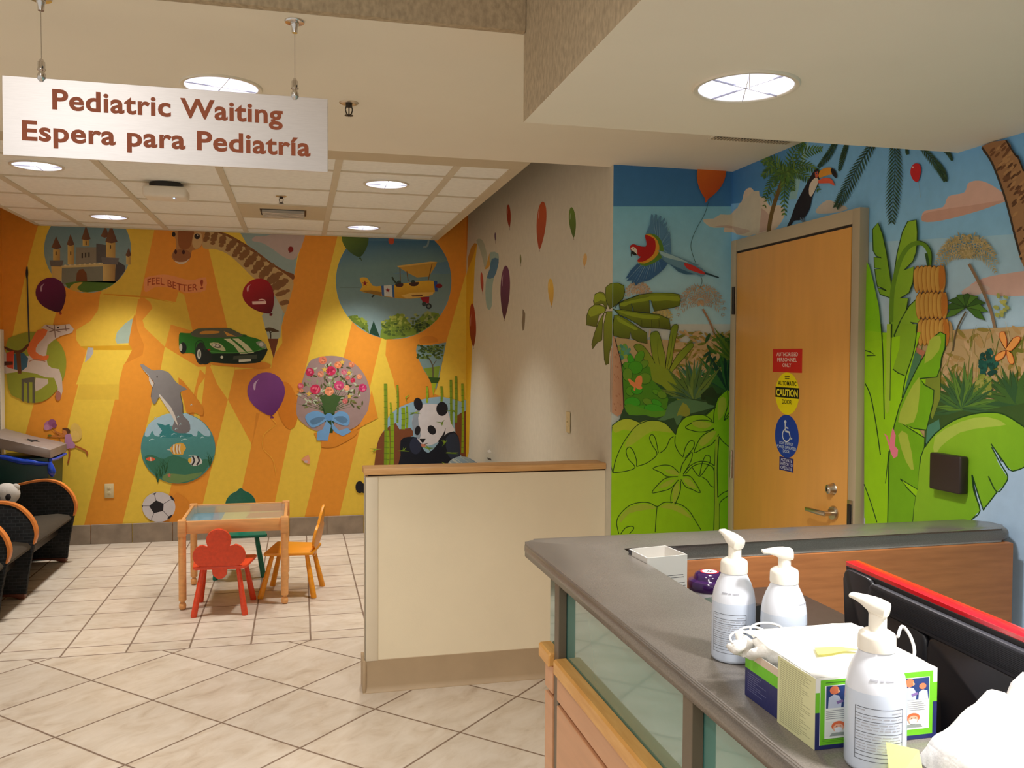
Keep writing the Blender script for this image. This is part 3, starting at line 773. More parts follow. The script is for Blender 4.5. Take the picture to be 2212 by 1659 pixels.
for x, y, r, c1, c2 in ((800,140,34,(226,128,96),(236,160,120)),(922,178,30,(238,140,90),(244,170,120)),(1030,175,24,(222,130,92),(230,160,120)),(698,235,36,(196,40,84),(220,110,140)),(866,225,40,(206,44,88),(226,100,130)),(785,250,26,(226,140,110),(236,170,140)),(970,235,24,(214,110,130),(226,150,160)),(1092,272,22,(230,140,100),(236,170,130)),(1040,300,20,(204,44,80),(220,90,110)),(625,345,24,(210,90,110),(226,140,150)),(742,372,42,(206,40,84),(226,110,130)),(930,342,40,(210,70,120),(232,140,160)),(1118,360,34,(206,50,110),(224,120,150)),(852,388,38,(238,150,108),(246,180,140)),(992,360,24,(240,160,120),(244,180,140)),(630,382,18,(226,140,110),(236,160,130)),(978,465,22,(216,110,110),(226,150,130)),(1000,280,18,(214,110,110),(226,130,120))):
    P.ell(x, y, r, r*.95, c1, n=9)
    for k in range(7): P.ell(x+P.rnd.uniform(-.55,.55)*r, y+P.rnd.uniform(-.55,.55)*r, r*.3, r*.2, P.rnd.choice([c2, tuple(int(v*.85) for v in c1)]), rot=P.rnd.uniform(0,3), n=7)
for x, y in ((955,155),(815,215),(1010,240),(690,410),(1012,428)): star(P, x, y, 26, (228,186,84))
P.poly([(660,600),(690,560),(760,545),(830,580),(880,580),(930,548),(990,560),(1015,610),(1000,660),(930,650),(870,620),(830,620),(780,655),(710,675)], (112,164,214), 3); P.poly([(700,620),(770,590),(820,600),(770,640),(720,655)], (90,128,164), 2); P.poly([(890,600),(960,585),(1000,620),(960,645)], (90,128,164), 2)
P.poly([(830,620),(868,660),(840,780),(752,778),(755,710),(800,690)], (116,166,216), 0); P.poly([(870,620),(890,660),(930,700),(1000,680),(1028,710),(960,745),(900,715),(872,680)], (116,166,216), 0); P.ell(850,592,32,30,(96,150,206))
P.poly([(632,930),(665,905),(690,898),(700,960),(680,965),(660,950)], (232,160,120), 2); P.ell(668,948,16,10,(206,176,180))

# dolphin and reef
P.fr(0,780,4.2538)
P.poly([(1640,150),(1800,330),(1865,430),(1860,500),(1780,470),(1720,480),(1690,380)], OD, 3)
disc(P, 1637, 800, 342, (84,156,160), (70,124,112), 48, 325)
P.poly(inside([(1330,880),(1400,860),(1500,900),(1600,860),(1760,920),(1880,900),(1960,930),(1900,1030),(1760,1110),(1637,1124),(1480,1100),(1360,990)],1637,800,322), (58,116,92), 2)
P.poly(inside([(1490,1080),(1540,1030),(1700,1045),(1860,1020),(1800,1090),(1637,1122),(1540,1110)],1637,800,320), (110,140,84), 2)
for x, y in ((1480,1000),(1450,1040),(1930,900),(1520,960)):
    for k in range(7): P.line([(x,y+70),(x+P.rnd.uniform(-20,20),y),(x+P.rnd.uniform(-60,60),y-P.rnd.uniform(30,90))], 9, P.rnd.choice([(30,76,44),(44,92,52)]), taper=True)
P.poly([(1330,680),(1360,590),(1430,530),(1530,485),(1600,495),(1637,560),(1690,480),(1760,500),(1860,560),(1930,650),(1925,690),(1870,680),(1820,640),(1810,690),(1760,680),(1700,660),(1600,600),(1540,600),(1490,640),(1470,690),(1420,680),(1400,640),(1370,690)], (168,200,216), 3)
P.poly([(1440,570),(1520,590),(1560,580),(1580,640),(1760,670),(1740,700),(1470,700),(1490,640)], (54,132,136), 2)
P.poly([(1290,35),(1320,32),(1360,60),(1410,85),(1470,80),(1550,105),(1600,170),(1640,210),(1717,255),(1690,270),(1655,290),(1665,340),(1678,400),(1680,490),(1740,560),(1740,650),(1640,660),(1580,620),(1600,560),(1590,480),(1560,430),(1480,320),(1440,370),(1425,392),(1405,385),(1388,330),(1398,260),(1415,200),(1380,150),(1330,95)], (146,142,140), 3, col2=(120,116,118), a=(1350,100), b=(1700,600))
P.poly([(1300,60),(1330,95),(1380,150),(1415,210),(1400,240),(1370,180),(1370,130)], (214,206,194), 0); P.poly([(1465,300),(1510,350),(1570,420),(1610,500),(1640,600),(1600,540),(1560,470),(1500,380),(1462,320)], (216,208,196), 0)
P.ell(1445,145,6,8,(40,36,36)); P.line([(1388,330),(1398,260),(1420,205)], 4, (90,84,84)); P.line([(1655,290),(1665,345),(1678,400),(1682,480)], 5, (90,84,84))
for k in range(16): P.line([(P.rnd.uniform(1380,1880), P.rnd.uniform(640,740)) for _ in range(1)]*1+[(P.rnd.uniform(1380,1880), P.rnd.uniform(690,740))], 0.1, (180,214,216), sm=0)
for x, y, dx in ((1400,720,60),(1500,690,50),(1600,670,50),(1700,720,70),(1670,690,30),(1860,700,40),(1620,620,24),(1660,580,20),(1760,400,16),(1700,490,20),(1640,510,22),(1430,520,20)):
    P.line([(x-dx*.5,y+10),(x,y-4),(x+dx*.5,y+6)], 8, (176,212,216), taper=2)
P.poly([(1560,812),(1590,770),(1650,750),(1690,760),(1710,800),(1690,830),(1680,860),(1600,858),(1580,840)], (220,170,70), 2); P.poly([(1530,815),(1565,802),(1570,822)], (190,190,180))
for x in (1600,1630,1655): P.line([(x,765),(x-6,810),(x+4,850)], 12, (220,214,200)); P.line([(x-12,770),(x-18,810),(x-8,848)], 5, (150,90,80))
P.poly([(1730,910),(1760,880),(1800,868),(1850,900),(1855,940),(1780,965),(1740,935)], (206,206,200), 2)
for x in (1770,1815): P.line([(x,872),(x+16,915),(x-6,955)], 15, (44,44,50))
P.ell(1745,912,16,24,(224,180,60)); P.ell(1385,900,40,18,(222,98,60),rot=.05); P.line([(1385,884),(1388,918)], 8, (236,220,200), sm=0); P.line([(1735,865),(1790,862)], 4, (220,220,214), sm=0)
star(P, 1556, 1050, 24, (196,110,96))

# fairy
P.ell(702,650,50,82,(222,186,92),rot=-.25); P.ell(690,690,40,50,(226,190,100))
P.line([(470,610),(540,690),(560,760)], 6, (150,96,40)); 
P.ell(450,590,42,40,(176,112,150)); P.ell(480,565,36,32,(150,84,126)); P.ell(430,610,26,26,(196,136,170)); P.ell(500,590,24,22,(136,72,110))
P.line([(500,640),(560,670),(600,680)], 14, (196,120,60)); P.line([(440,685),(530,690),(600,690)], 14, (196,120,60)); P.ell(458,684,20,10,(116,120,44))
P.ell(600,650,26,26,(196,122,66)); P.poly([(570,625),(600,612),(640,625),(645,660),(620,670),(610,640)], (96,56,30), 2)
P.poly([(600,680),(650,670),(665,730),(700,775),(690,795),(620,806),(580,795),(596,750)], (182,130,168), 2)
P.line([(690,780),(740,800),(795,830),(805,865)], 16, (176,96,44)); P.line([(640,800),(640,860),(635,900),(626,938)], 15, (176,96,44), taper=0)

# painted football
P.poly([(1600,1230),(1680,1245),(1740,1300),(1750,1380),(1700,1480),(1560,1480)], OD, 3)
P.ell(1460,1340,152,138,(206,200,202)); 
P.poly([(1370,1330),(1435,1278),(1505,1310),(1500,1375),(1415,1398)], (36,32,36))
for q in ([(1395,1222),(1440,1205),(1420,1228)], [(1560,1230),(1590,1250),(1610,1290),(1575,1270)], [(1588,1408),(1570,1440),(1535,1455),(1548,1425)], [(1370,1455),(1400,1470),(1375,1465)], [(1302,1320),(1318,1330),(1306,1345)]): P.poly(q, (36,32,36))
for q in ([(1435,1278),(1420,1225)],[(1505,1310),(1570,1270)],[(1500,1375),(1548,1425)],[(1415,1398),(1390,1455)],[(1370,1330),(1315,1330)]): P.line(q, 5, (96,90,96), sm=0)
# painted grey-lilac mark of the bear's foot and bear
P.fr(480,740,3.6867)
P.ell(1095,1150,34,48,(30,28,34)); P.ell(1150,1160,60,42,(26,26,34))
P.poly([(1225,1000),(1222,880),(1250,760),(1300,680),(1320,600),(1400,520),(1560,460),(1740,430),(1900,470),(1990,500),(1990,1100),(1225,1100)], (150,184,204), 2)
P.poly([(1222,1100),(1222,880),(1250,760),(1300,690),(1380,640),(1410,690),(1500,680),(1520,740),(1450,780),(1420,900),(1420,1100)], (128,74,44), 2)
P.poly([(1850,640),(1900,560),(1990,570),(1990,900),(1890,890)], (124,72,42), 2)
P.poly([(1880,0),(1985,0),(1985,30)], YE)
for x, y0, y1, w in ((1300,330,1000,26),(1350,560,1000,30),(1395,340,640,16),(1440,520,690,30),(1340,480,600,14),(1470,510,680,18),(1630,350,480,18),(1745,350,470,18),(1820,300,900,20),(1860,270,640,20),(1912,330,880,18),(1320,700,1000,20)):
    P.line([(x,y1),(x+4,(y0+y1)/2),(x,y0)], w, P.rnd.choice([(140,170,30),(156,184,40),(124,152,34)]))
    y = y0
    while y < y1: P.line([(x-w*.5,y),(x+w*.5,y)], 4, (92,120,30), sm=0); y += 46
P.poly([(1420,780),(1480,750),(1560,760),(1590,830),(1640,880),(1720,800),(1780,690),(1860,720),(1890,800),(1880,1000),(1880,1100),(1420,1100),(1420,900)], (22,26,38), 2)
P.poly([(1850,720),(1890,800),(1885,960),(1800,900),(1780,760)], (48,56,74), 2); P.ell(1540,820,48,68,(44,50,72))
P.poly([(1510,640),(1530,560),(1580,500),(1660,488),(1740,500),(1800,560),(1820,640),(1850,700),(1790,722),(1720,790),(1640,820),(1580,800),(1540,740)], (222,218,222), 3)
P.poly([(1510,640),(1530,560),(1580,505),(1560,600),(1570,680),(1580,740),(1560,770),(1530,720)], (150,162,176), 2)
P.ell(1560,490,34,52,(28,28,36),rot=-.2); P.ell(1750,528,46,56,(28,28,36)); P.ell(1556,700,22,38,(30,28,34),rot=.15); P.ell(1668,696,30,40,(30,28,34),rot=-.6)
P.poly([(1570,765),(1620,765),(1610,785),(1596,800),(1580,785)], (24,22,26)); P.line([(1596,798),(1600,812),(1640,800)], 5, (40,36,40)); P.poly([(1582,808),(1620,812),(1612,832),(1590,830)], (206,130,100), 2)
P.line([(1720,790),(1760,740),(1780,680)], 18, (28,28,36), taper=2)
for bx, by in ((1640,840),(1830,540),(1460,440),(1530,560),(1220,850),(1780,970),(1750,640),(1440,860),(1770,800),(1830,880)):
    for k in range(4):
        a = P.rnd.uniform(0, 2*pi); P.line([(bx,by),(bx+50*cos(a),by+28*sin(a))], 11, P.rnd.choice([(120,150,34),(150,176,50),(96,128,30)]), sm=0, taper=True)
P.poly([(1400,990),(1450,985),(1500,1000),(1400,1010)], (180,176,190))
BACK = P

# ================================================================== left wall: orange, horse crossing the corner
def horse(P):
    P.fr(0,440,4.2538)
    P.poly([(60,1290),(150,1210),(280,1180),(420,1200),(540,1270),(605,1400),(600,1560),(540,1690),(430,1800),(300,1830),(180,1790),(80,1700)], (150,154,48), 3)
    P.line([(250,580),(258,900),(272,1290)], 14, (70,66,66)); P.ell(250,640,12,52,(46,44,44))
    white = (206,186,170)
    P.poly([(-40,1300),(30,1310),(60,1380),(150,1390),(260,1400),(420,1440),(440,1480),(430,1580),(330,1560),(200,1540),(60,1560),(-40,1540)], white)
    P.poly([(380,1140),(420,1110),(520,1120),(640,1105),(680,1150),(665,1185),(560,1215),(500,1250),(440,1300),(425,1400),(440,1480),(330,1470),(260,1420),(300,1300),(400,1240),(440,1160)], white)
    P.poly([(330,1470),(440,1480),(480,1510),(545,1520),(570,1600),(578,1720),(560,1785),(530,1785),(532,1690),(500,1600),(420,1595),(330,1560)], white)
    P.poly([(330,1600),(440,1610),(446,1650),(380,1700),(330,1725),(320,1660)], white)
    P.poly([(350,1160),(440,1160),(400,1240),(350,1290),(330,1360),(400,1400),(450,1390),(430,1440),(330,1440),(262,1380),(255,1310),(300,1240)], (222,112,52), 2)
    P.poly([(40,1310),(130,1345),(200,1340),(250,1290),(270,1300),(230,1350),(170,1380),(70,1350)], (96,54,24), 2)
    P.poly([(60,1370),(130,1350),(125,1520),(60,1500)], (206,70,36)); P.poly([(130,1380),(220,1370),(262,1420),(250,1500),(200,1540),(130,1520)], (58,94,112), 0)
    P.poly([(150,1370),(190,1370),(200,1560),(165,1560)], (110,60,24)); P.poly([(25,1450),(120,1450),(120,1480),(25,1490)], (86,44,24))
    for q in ([(430,1120),(480,1150),(560,1180)],[(600,1110),(610,1170)],[(450,1180),(520,1160),(640,1150)],[(500,1110),(510,1230)]): P.line(q, 8, (124,92,76))
    P.ell(535,1140,10,7,(40,34,34)); P.line([(270,1450),(330,1430),(420,1450)], 8, (170,110,80))
    P.poly([(200,1610),(320,1590),(325,1830),(300,1830),(300,1640),(270,1640),(272,1830),(255,1830),(250,1650),(225,1640),(220,1820),(200,1810)], (96,88,70))
    P.ell(537,1765,26,44,(172,110,96))
P2 = Painter(0, XL, 1, 'left', clips=((*KL, -1),))
P2.mb.box((XL-.1,4.16,0), (XL,YB,3.5), color=(214,204,184))
P2.fr(0,0,1); P2.poly([(-400,300),(60,300),(60,740),(-400,700)], OR)
P2.fr(0,0,1)
horse(P2)
tag(P2.mb.obj('wall_left', m_paintcol, smooth=0), kind='structure')
horse(BACK)
tag(BACK.mb.obj('wall_back', m_paintcol, smooth=0), kind='structure')
# ================================================================== grey balloon wall
GW = (208,202,184)
P = Painter(0, XG, -1, 'gray', clips=((*KG, 1), (*KM, -1)))
P.mb.box((XG,YM+.0012,0), (XG+.1,YB,3.5), color=GW)
P.fr(1000,400,5.53)
P.poly([(-10,300),(62,340),(50,760),(20,1200),(-20,1500)], OD)
P.poly([(55,1000),(62,860),(100,740),(140,690),(170,700),(160,800),(140,980),(128,1300),(110,1900),(70,3200),(0,3400),(0,1300),(30,1150)], (226,178,40))
P.poly([(62,860),(100,740),(140,690),(170,700),(150,760),(120,860),(60,1000)], (200,140,50))
P.poly([(160,660),(210,640),(255,700),(290,850),(285,960),(262,1005),(240,900),(200,760)], (172,180,160), 2)
P.poly([(318,815),(335,900),(310,980),(262,1005),(285,940)], (206,160,70), 2)
P.poly([(330,800),(425,820),(420,960),(370,1110),(350,1240),(345,1440),(310,1490),(280,1430),(268,1280),(280,1120),(325,1000),(320,900)], (150,178,172), 2)
P.poly([(345,880),(425,880),(415,980),(372,1100),(285,1110),(320,1000)], (76,122,156), 2)
for cx, cy, rx, ry, tip, c, d in ((547,350,24,118,(556,510),(176,66,36),(140,44,24)),(940,410,57,215,(914,770),(196,86,42),(164,62,30)),(1308,420,41,158,(1324,628),(98,130,40),(70,96,26)),(387,600,10,34,(388,670),(110,84,110),(90,70,90)),(689,880,10,56,(692,945),(120,120,64),(90,90,44)),(1458,880,24,64,(1450,970),(216,176,110),(206,160,96)),(506,1220,57,260,(494,1600),(108,52,88),(76,26,56)),(1050,1240,34,126,(1060,1440),(226,186,80),(206,160,70)),(228,1150,18,110,(236,1280),(186,76,56),(160,56,40)),(118,1700,40,290,(125,1930),(160,44,28),(120,28,20))):
    P.balloon(cx, cy, rx, ry, c, d, tip, hi=rx > 20)
    P.line([tip, (tip[0]+3, tip[1]+26)], 5, (120,100,80), sm=0)
P.poly([(715,1480),(740,1520),(745,1560),(735,1700),(715,1740),(703,1640),(712,1560)], (130,116,96), 2)
P.fr(0,0,1)
P.poly([(1052,974),(1058,971),(1062,977),(1056,978)], (240,236,226)); P.poly([(1052,988),(1061,991),(1062,995),(1054,993)], (90,80,70))

# ================================================================== jungle walls (paint goes round the corners)
LG1, LG2, LG3 = (164,220,24), (128,190,16), (186,206,64)     # lime greens
INK, TAN = (30,70,26), (206,176,140)
def jungle(P, side):
    rnd = P.rnd = random.Random(5)
    P.fr(0,0,1)
    SK = (66,124,166); SK2 = (132,184,186)
    P.poly([(1300,330),(1592,330),(1592,446),(1300,446)], (62,122,182), col2=(72,132,184), a=(0,360), b=(0,446))
    P.poly([(1300,446),(1592,446),(1592,700),(1300,700)], (134,202,228), col2=(182,224,232), a=(0,446), b=(0,700))
    P.poly([(1300,700),(1592,700),(1592,1200),(1300,1200)], (206,214,206))
    P.poly([(1580,250),(1760,250),(1700,440),(1580,440)], (52,116,186), col2=(104,168,210), a=(1580,330), b=(1720,440))
    P.poly([(1580,440),(1720,430),(1760,250),(2300,240),(2300,520),(1580,560)], (118,184,240), col2=(152,208,242), a=(0,330), b=(0,540))
    P.poly([(1580,540),(2300,500),(2300,1400),(1580,1400)], (170,214,238), col2=(218,216,216), a=(0,520), b=(0,800))
    # clouds
    P.fr(1580,290,3.5)
    for q, c in (([(-60,730),(0,600),(70,530),(100,430),(150,405),(190,460),(250,480),(290,540),(380,540),(400,620),(300,740),(100,760),(0,740)],(226,206,182)),([(60,600),(130,560),(230,560),(300,640),(280,720),(120,740)],(206,176,158)),([(640,570),(720,500),(800,520),(880,560),(800,590),(660,600)],(206,196,182)),
                 ([(1440,640),(1460,580),(1600,550),(1640,470),(1760,440),(1790,370),(1870,350),(1960,380),(2060,450),(2090,500),(1900,560),(1800,600),(1600,650),(1460,660)],(226,186,170)),([(1460,600),(1650,560),(1800,540),(2060,500),(1900,570),(1600,650),(1450,660)],(212,166,148)),
                 ([(1800,1160),(1900,1090),(2100,1050),(2300,1040),(2300,1200),(2000,1220)],(226,186,172)),([(1740,1190),(1850,1130),(1960,1170),(1800,1230)],(220,196,186))):
        P.poly(q, c, 3)
    P.fr(1260,340,5.53)
    P.poly([(1430,740),(1560,730),(1640,680),(1800,680),(1860,560),(1950,480),(2100,400),(2100,900),(1830,920),(1790,840),(1560,840),(1470,800)], (216,206,182), 2); P.poly([(1560,830),(1720,810),(1900,850),(2000,880),(1840,925),(1790,850)], (200,176,156), 2)
    # distant haze of palms and bush, left part
    P.fr(1260,600,5.925)
    for cx, cy, R, col in ((700,190,190,(206,176,140)),(1500,330,330,(196,166,128)),(1000,480,140,(206,190,120))):
        for k in range(13):
            a = radians(-200+220*k/12); P.frond([(cx,cy),(cx+R*.55*cos(a),cy+R*.5*sin(a)-R*.12),(cx+R*cos(a),cy+R*.85*sin(a)+R*.25)], R*.22, [col, tuple(int(v*.9) for v in col), tuple(min(255,int(v*1.06)) for v in col)], n=12, wl=9)
    P.line([(1520,400),(1610,560),(1680,760),(1700,1000)], 26, (170,134,100)); P.line([(850,660),(840,760)], 24, (206,190,160))
    P.poly([(400,780),(600,800),(1000,790),(1400,840),(1700,780),(1990,700),(1990,1700),(400,1700)], (196,170,120), 2)
    for i in range(150):
        x = rnd.uniform(1150,1990); y = rnd.uniform(700,1250)
        P.ell(x, y, 60, 18, rnd.choice([(186,158,106),(170,140,70),(150,140,60),(206,176,130),(140,130,50),(120,130,50)]), rot=rnd.uniform(-1,1), n=8)
    for i in range(60):
        x = rnd.uniform(1560,1990); y = rnd.uniform(760,1500)
        P.ell(x, y, 70, 22, rnd.choice([(60,110,40),(44,92,44),(90,130,50),(34,78,50)]), rot=rnd.uniform(-1.4,1.4), n=8)
    P.poly([(480,1100),(1200,1300),(1990,1250),(1990,1700),(480,1700)], (48,92,44), 2)
    P.spiky(1850, 1450, 15, 620, 60, [(28,78,58),(38,92,56),(24,66,48),(50,110,50)], -150, -50)
    P.spiky(1990, 1100, 12, 560, 46, [(96,130,40),(70,110,40),(120,150,50)], -150, -88)
    P.spiky(1400, 1330, 11, 300, 34, [(70,120,96),(60,110,86),(90,140,100)], -140, -40)
    P.blobs(500, 950, 90, 90, 26, 40, [(80,150,120),(96,160,130),(120,170,60),(160,180,70)])
    # fan plant with outlined leaves
    G3 = [(120,146,40),(136,160,44),(104,134,36)]
    for q in ([(1030,1300),(900,1150),(800,1080),(720,990),(640,880),(700,845),(780,890),(880,1030),(960,1150)],[(1010,1300),(940,1150),(880,1020),(850,800),(860,710),(940,685),(980,760),(1020,920),(1040,1000),(1040,1200)],[(1030,1300),(1060,1000),(1090,800),(1130,620),(1205,605),(1190,720),(1150,900),(1120,1100)],[(1040,1300),(1130,1100),(1220,960),(1360,835),(1405,870),(1320,980),(1200,1120)]):
        P.shape(q, G3[0], 6, (40,60,26), 3, col2=(160,176,50), a=(q[4][0],q[4][1]), b=(1030,1300))
    for q in ([(950,780),(950,1000),(1010,1290)],[(1140,700),(1110,960),(1030,1290)]): P.line(q, 5, (70,90,30))
    P.poly([(760,1100),(900,1090),(1100,1200),(1150,1300),(1300,1500),(1200,1560),(1000,1380),(850,1300)], (140,164,44), 2)
    P.spiky(1400, 1560, 9, 520, 90, [(96,130,56),(84,120,60),(110,140,60)], -160, -50, lc=(36,66,40))
    # flat leafy rosettes
    for i in range(10):
        a = radians(-190+200*i/9); P.poly([(1400,1560),(1400+180*cos(a-.14),1560+120*sin(a-.14)),(1400+330*cos(a),1570+200*sin(a)),(1400+180*cos(a+.14),1560+120*sin(a+.14))], rnd.choice([(76,116,80),(96,134,76),(60,100,72),(120,150,70)]))
    # round bush with orange butterfly
    BG = (70,160,30)
    P.poly([(490,1150),(560,1100),(700,1080),(850,1150),(870,1300),(1060,1500),(1070,1600),(1000,1720),(480,1760)], (84,150,34), 2)
    for x, y, rx, ry, ro in ((605,1060,38,80,-.3),(710,1020,50,90,.5),(560,1130,60,42,.4),(760,1110,70,45,-.5),(660,1150,90,80,0),(780,1290,80,70,0),(560,1240,60,80,0),(600,1450,60,60,0),(680,1440,70,50,0),(820,1590,70,40,.4),(930,1600,70,36,.5),(940,1470,70,30,.4),(620,1600,100,70,0),(1000,1500,60,44,.4),(760,1700,160,70,0),(900,1690,130,66,.2)):
        P.ell(x, y, rx+5, ry+5, (34,90,24), rot=ro); P.ell(x, y-2, rx, ry, rnd.choice([(78,168,34),(96,164,36),(70,176,40),(110,160,44)]), rot=ro)
    P.poly([(565,1300),(590,1295),(650,1340),(660,1300),(700,1250),(740,1260),(748,1330),(735,1380),(748,1410),(720,1430),(680,1420),(665,1400),(655,1445),(635,1435),(640,1400),(600,1370)], (246,150,90), 2)
    P.poly([(1640,1390),(1700,1480),(1850,1500),(1920,1640),(1560,1660),(1500,1500)], (40,66,34), 2)
    # big outlined banana palm, crown over the outer corner
    G1, G2 = (104,120,30), (130,150,36)
    P.poly([(360,760),(395,760),(430,900),(480,1100),(500,1400),(512,1720),(350,1720),(348,1200),(362,900)], (214,168,134), 2, col2=(190,140,106), a=(350,0), b=(500,0))
    P.line([(352,1000),(350,1400),(352,1720)], 7, (96,64,50)); P.line([(395,770),(430,900),(480,1100),(500,1400),(512,1720)], 11, (52,44,34))
    for i in range(26): P.ell(rnd.uniform(385,480), rnd.uniform(900,1700), 16, 6, (184,130,96), rot=1.2, n=7)
    for q in ([(300,400),(250,330),(140,360),(130,300),(150,210),(210,180),(260,190),(290,240),(310,330)],
              [(290,420),(200,480),(170,630),(40,605),(45,480),(80,390),(150,340),(230,350),(285,380)],
              [(320,430),(270,440),(250,540),(240,800),(180,830),(118,915),(108,850),(140,720),(200,560),(260,460)],
              [(370,430),(380,600),(370,760),(335,960),(325,1100),(290,1118),(270,1050),(262,850),(262,600),(300,430)],
              [(320,380),(280,260),(290,120),(350,72),(440,68),(510,100),(524,180),(500,270),(420,340),(370,380)],
              [(450,330),(520,290),(700,220),(900,195),(1130,198),(1220,215),(1238,290),(1220,360),(1130,385),(900,430),(860,290),(835,290),(845,450),(640,430),(600,300),(620,430),(520,420),(460,400)],
              [(400,415),(500,410),(740,450),(960,470),(1090,530),(1112,665),(980,650),(740,635),(700,600),(560,520),(440,470)],
              [(390,480),(440,480),(560,540),(700,640),(805,705),(812,845),(700,820),(610,770),(598,690),(580,780),(480,770),(380,740),(375,600)]):
        ys = [p[1] for p in q]; P.shape(q, G2, 7, (44,54,22), 0, col2=(88,98,30), a=(0,min(ys)), b=(0,max(ys)))
    for q in ([(460,330),(840,245),(840,290),(600,330),(520,370)],[(840,230),(1200,240),(1215,300),(1060,290),(870,300)],[(440,420),(740,470),(960,490),(940,530),(740,520),(560,480)],[(430,500),(560,580),(690,650),(650,670),(560,620),(440,560)],[(140,230),(200,200),(270,230),(290,300),(220,290),(150,320)],[(70,420),(150,360),(260,380),(270,440),(200,460),(90,500)]):
        P.poly(q, (150,170,44), 2)
    for x in (740,865,960): P.line([(x,540),(x+4,636)], 5, (50,60,26), sm=0)
    P.line([(395,390),(470,310),(700,230)], 8, (44,54,22)); P.line([(330,440),(320,600),(325,1000)], 5, (84,96,34)); P.line([(300,420),(370,400),(450,470)], 16, (70,88,40))
    # lime foreground, big simple leaves
    P.fr(1300,850,5.184)
    P.poly([(240,150),(400,230),(620,260),(830,120),(1000,60),(1280,80),(1280,500),(110,500)], (52,84,50), 0)
    P.poly([(250,140),(320,120),(560,200),(740,180),(760,220),(600,270),(480,240),(300,240)], (96,164,40), 2)
    P.poly([(620,290),(700,240),(740,120),(900,60),(1060,80),(1270,130),(1160,180),(1040,210),(890,260),(880,330),(830,350),(800,270),(700,300)], (90,136,90), 2)
    P.poly([(830,250),(900,100),(980,180),(960,260),(860,240)], (150,160,60), 2); P.poly([(1130,20),(1280,60),(1280,140),(1180,120)], (40,72,36))
    P.poly([(60,360),(105,360),(200,290),(290,280),(420,325),(540,300),(680,320),(800,430),(820,460),(860,330),(950,250),(1070,232),(1170,240),(1260,160),(1290,60),(1350,0),(1400,-40),(1510,40),(1510,1700),(60,1700)], LG1, 0, col2=(128,196,22), a=(300,0), b=(1500,0))
    P.poly([(110,360),(200,290),(290,280),(415,325),(340,420),(240,400),(150,440),(115,400)], (190,210,60), 2)
    P.poly([(420,325),(540,300),(680,320),(790,430),(700,430),(560,420),(430,500),(350,560),(250,600),(300,480)], (178,206,60), 2)
    IW = 9
    for q in ([(108,360),(190,300),(290,278),(415,322)],[(118,888),(150,740),(230,560),(350,390),(450,325),(560,300),(700,330),(820,460)],[(108,370),(92,560),(86,740),(118,888)],
              [(118,885),(260,868),(365,825),(290,730),(266,640),(300,598),(345,640),(380,740),(382,815)],[(382,815),(500,775),(610,680),(560,580),(528,500),(552,458),(592,500),(628,668)],[(640,668),(710,610),(755,510),(796,480)],
              [(820,460),(850,360),(930,265),(1070,235),(1160,250),(1235,310)],[(815,470),(812,560),(850,650),(905,712)],[(905,700),(930,600),(980,530),(1025,540),(1015,610),(925,720)],[(1150,235),(1200,190),(1270,155)],
              [(860,890),(780,815),(680,800),(565,836),(650,880),(720,925),(845,930)],[(870,890),(890,800),(940,720),(1002,655),(995,740),(950,830),(905,900)],[(900,920),(980,925),(1040,1000),(1095,1108),(1000,1070),(930,1040),(878,960)],
              [(875,975),(872,1080),(830,1200),(782,1280),(765,1160),(790,1050),(850,965)],[(850,965),(760,1060),(650,1095),(555,1108),(620,1020),(700,950),(800,930)],
              [(905,905),(980,810),(1080,760),(1180,765),(1255,810)],[(930,900),(1010,815),(1100,785),(1190,800),(1250,870),(1252,1200),(1246,1520)],[(1305,480),(1290,700),(1282,900),(1290,1160),(1272,1190)],[(1280,480),(1262,640),(1255,810)],
              [(1290,1160),(1350,1110),(1420,1075),(1445,1010),(1500,960)],[(1305,1520),(1308,1260),(1340,1190),(1420,1130),(1450,1040),(1500,985)],
              [(1000,820),(1040,880),(1090,925),(1150,850),(1205,760),(1200,700),(1160,690),(1130,740),(1110,800),(1088,915)],[(1110,930),(1170,970),(1210,1030),(1250,1045)],
              [(185,1570),(160,1450),(190,1360),(290,1260),(400,1220),(520,1220),(612,1262),(680,1220),(760,1215),(860,1235),(960,1300),(1040,1420),(1105,1530)],[(612,1262),(600,1400),(590,1550)],[(205,1570),(260,1500),(330,1484),(350,1510),(300,1570)],
              [(1245,330),(1250,200),(1290,60),(1340,-20)],[(1400,-30),(1405,120),(1385,200),(1360,300),(1425,245)],[(1360,300),(1440,180),(1500,118),(1480,260),(1435,440),(1490,540),(1510,636),(1440,610),(1350,540),(1308,480)],
              [(1245,330),(1180,300),(1060,300),(980,340),(930,385),(1050,425),(1150,425),(1250,390)],[(1250,395),(1120,470),(1060,560),(1028,660),(1120,615),(1230,560),(1300,455)],[(1450,740),(1470,860),(1498,950)],[(1500,1020),(1475,1120),(1490,1290)]):
        P.line(q, IW, INK)
    for q in ([(1000,320),(1100,310),(1230,340),(1150,390),(1040,370)],[(1080,540),(1180,440),(1270,420),(1230,500),(1120,590)],[(1290,120),(1330,40),(1380,60),(1380,180),(1300,300)],[(700,860),(800,850),(860,910),(760,900)],[(620,1060),(720,980),(820,960),(740,1030)],[(900,950),(980,960),(1050,1060),(960,1030)],[(790,1060),(850,1000),(850,1120),(790,1240)],[(200,1370),(320,1260),(500,1235),(600,1280),(480,1300),(300,1340),(210,1440)],[(630,1270),(760,1230),(900,1280),(1000,1400),(880,1340),(760,1290)]):
        P.poly(q, (168,196,60), 2)
    P.poly([(1265,480),(1300,480),(1284,900),(1290,1150),(1306,1250),(1304,1540),(1252,1540),(1256,900)], (150,190,40))
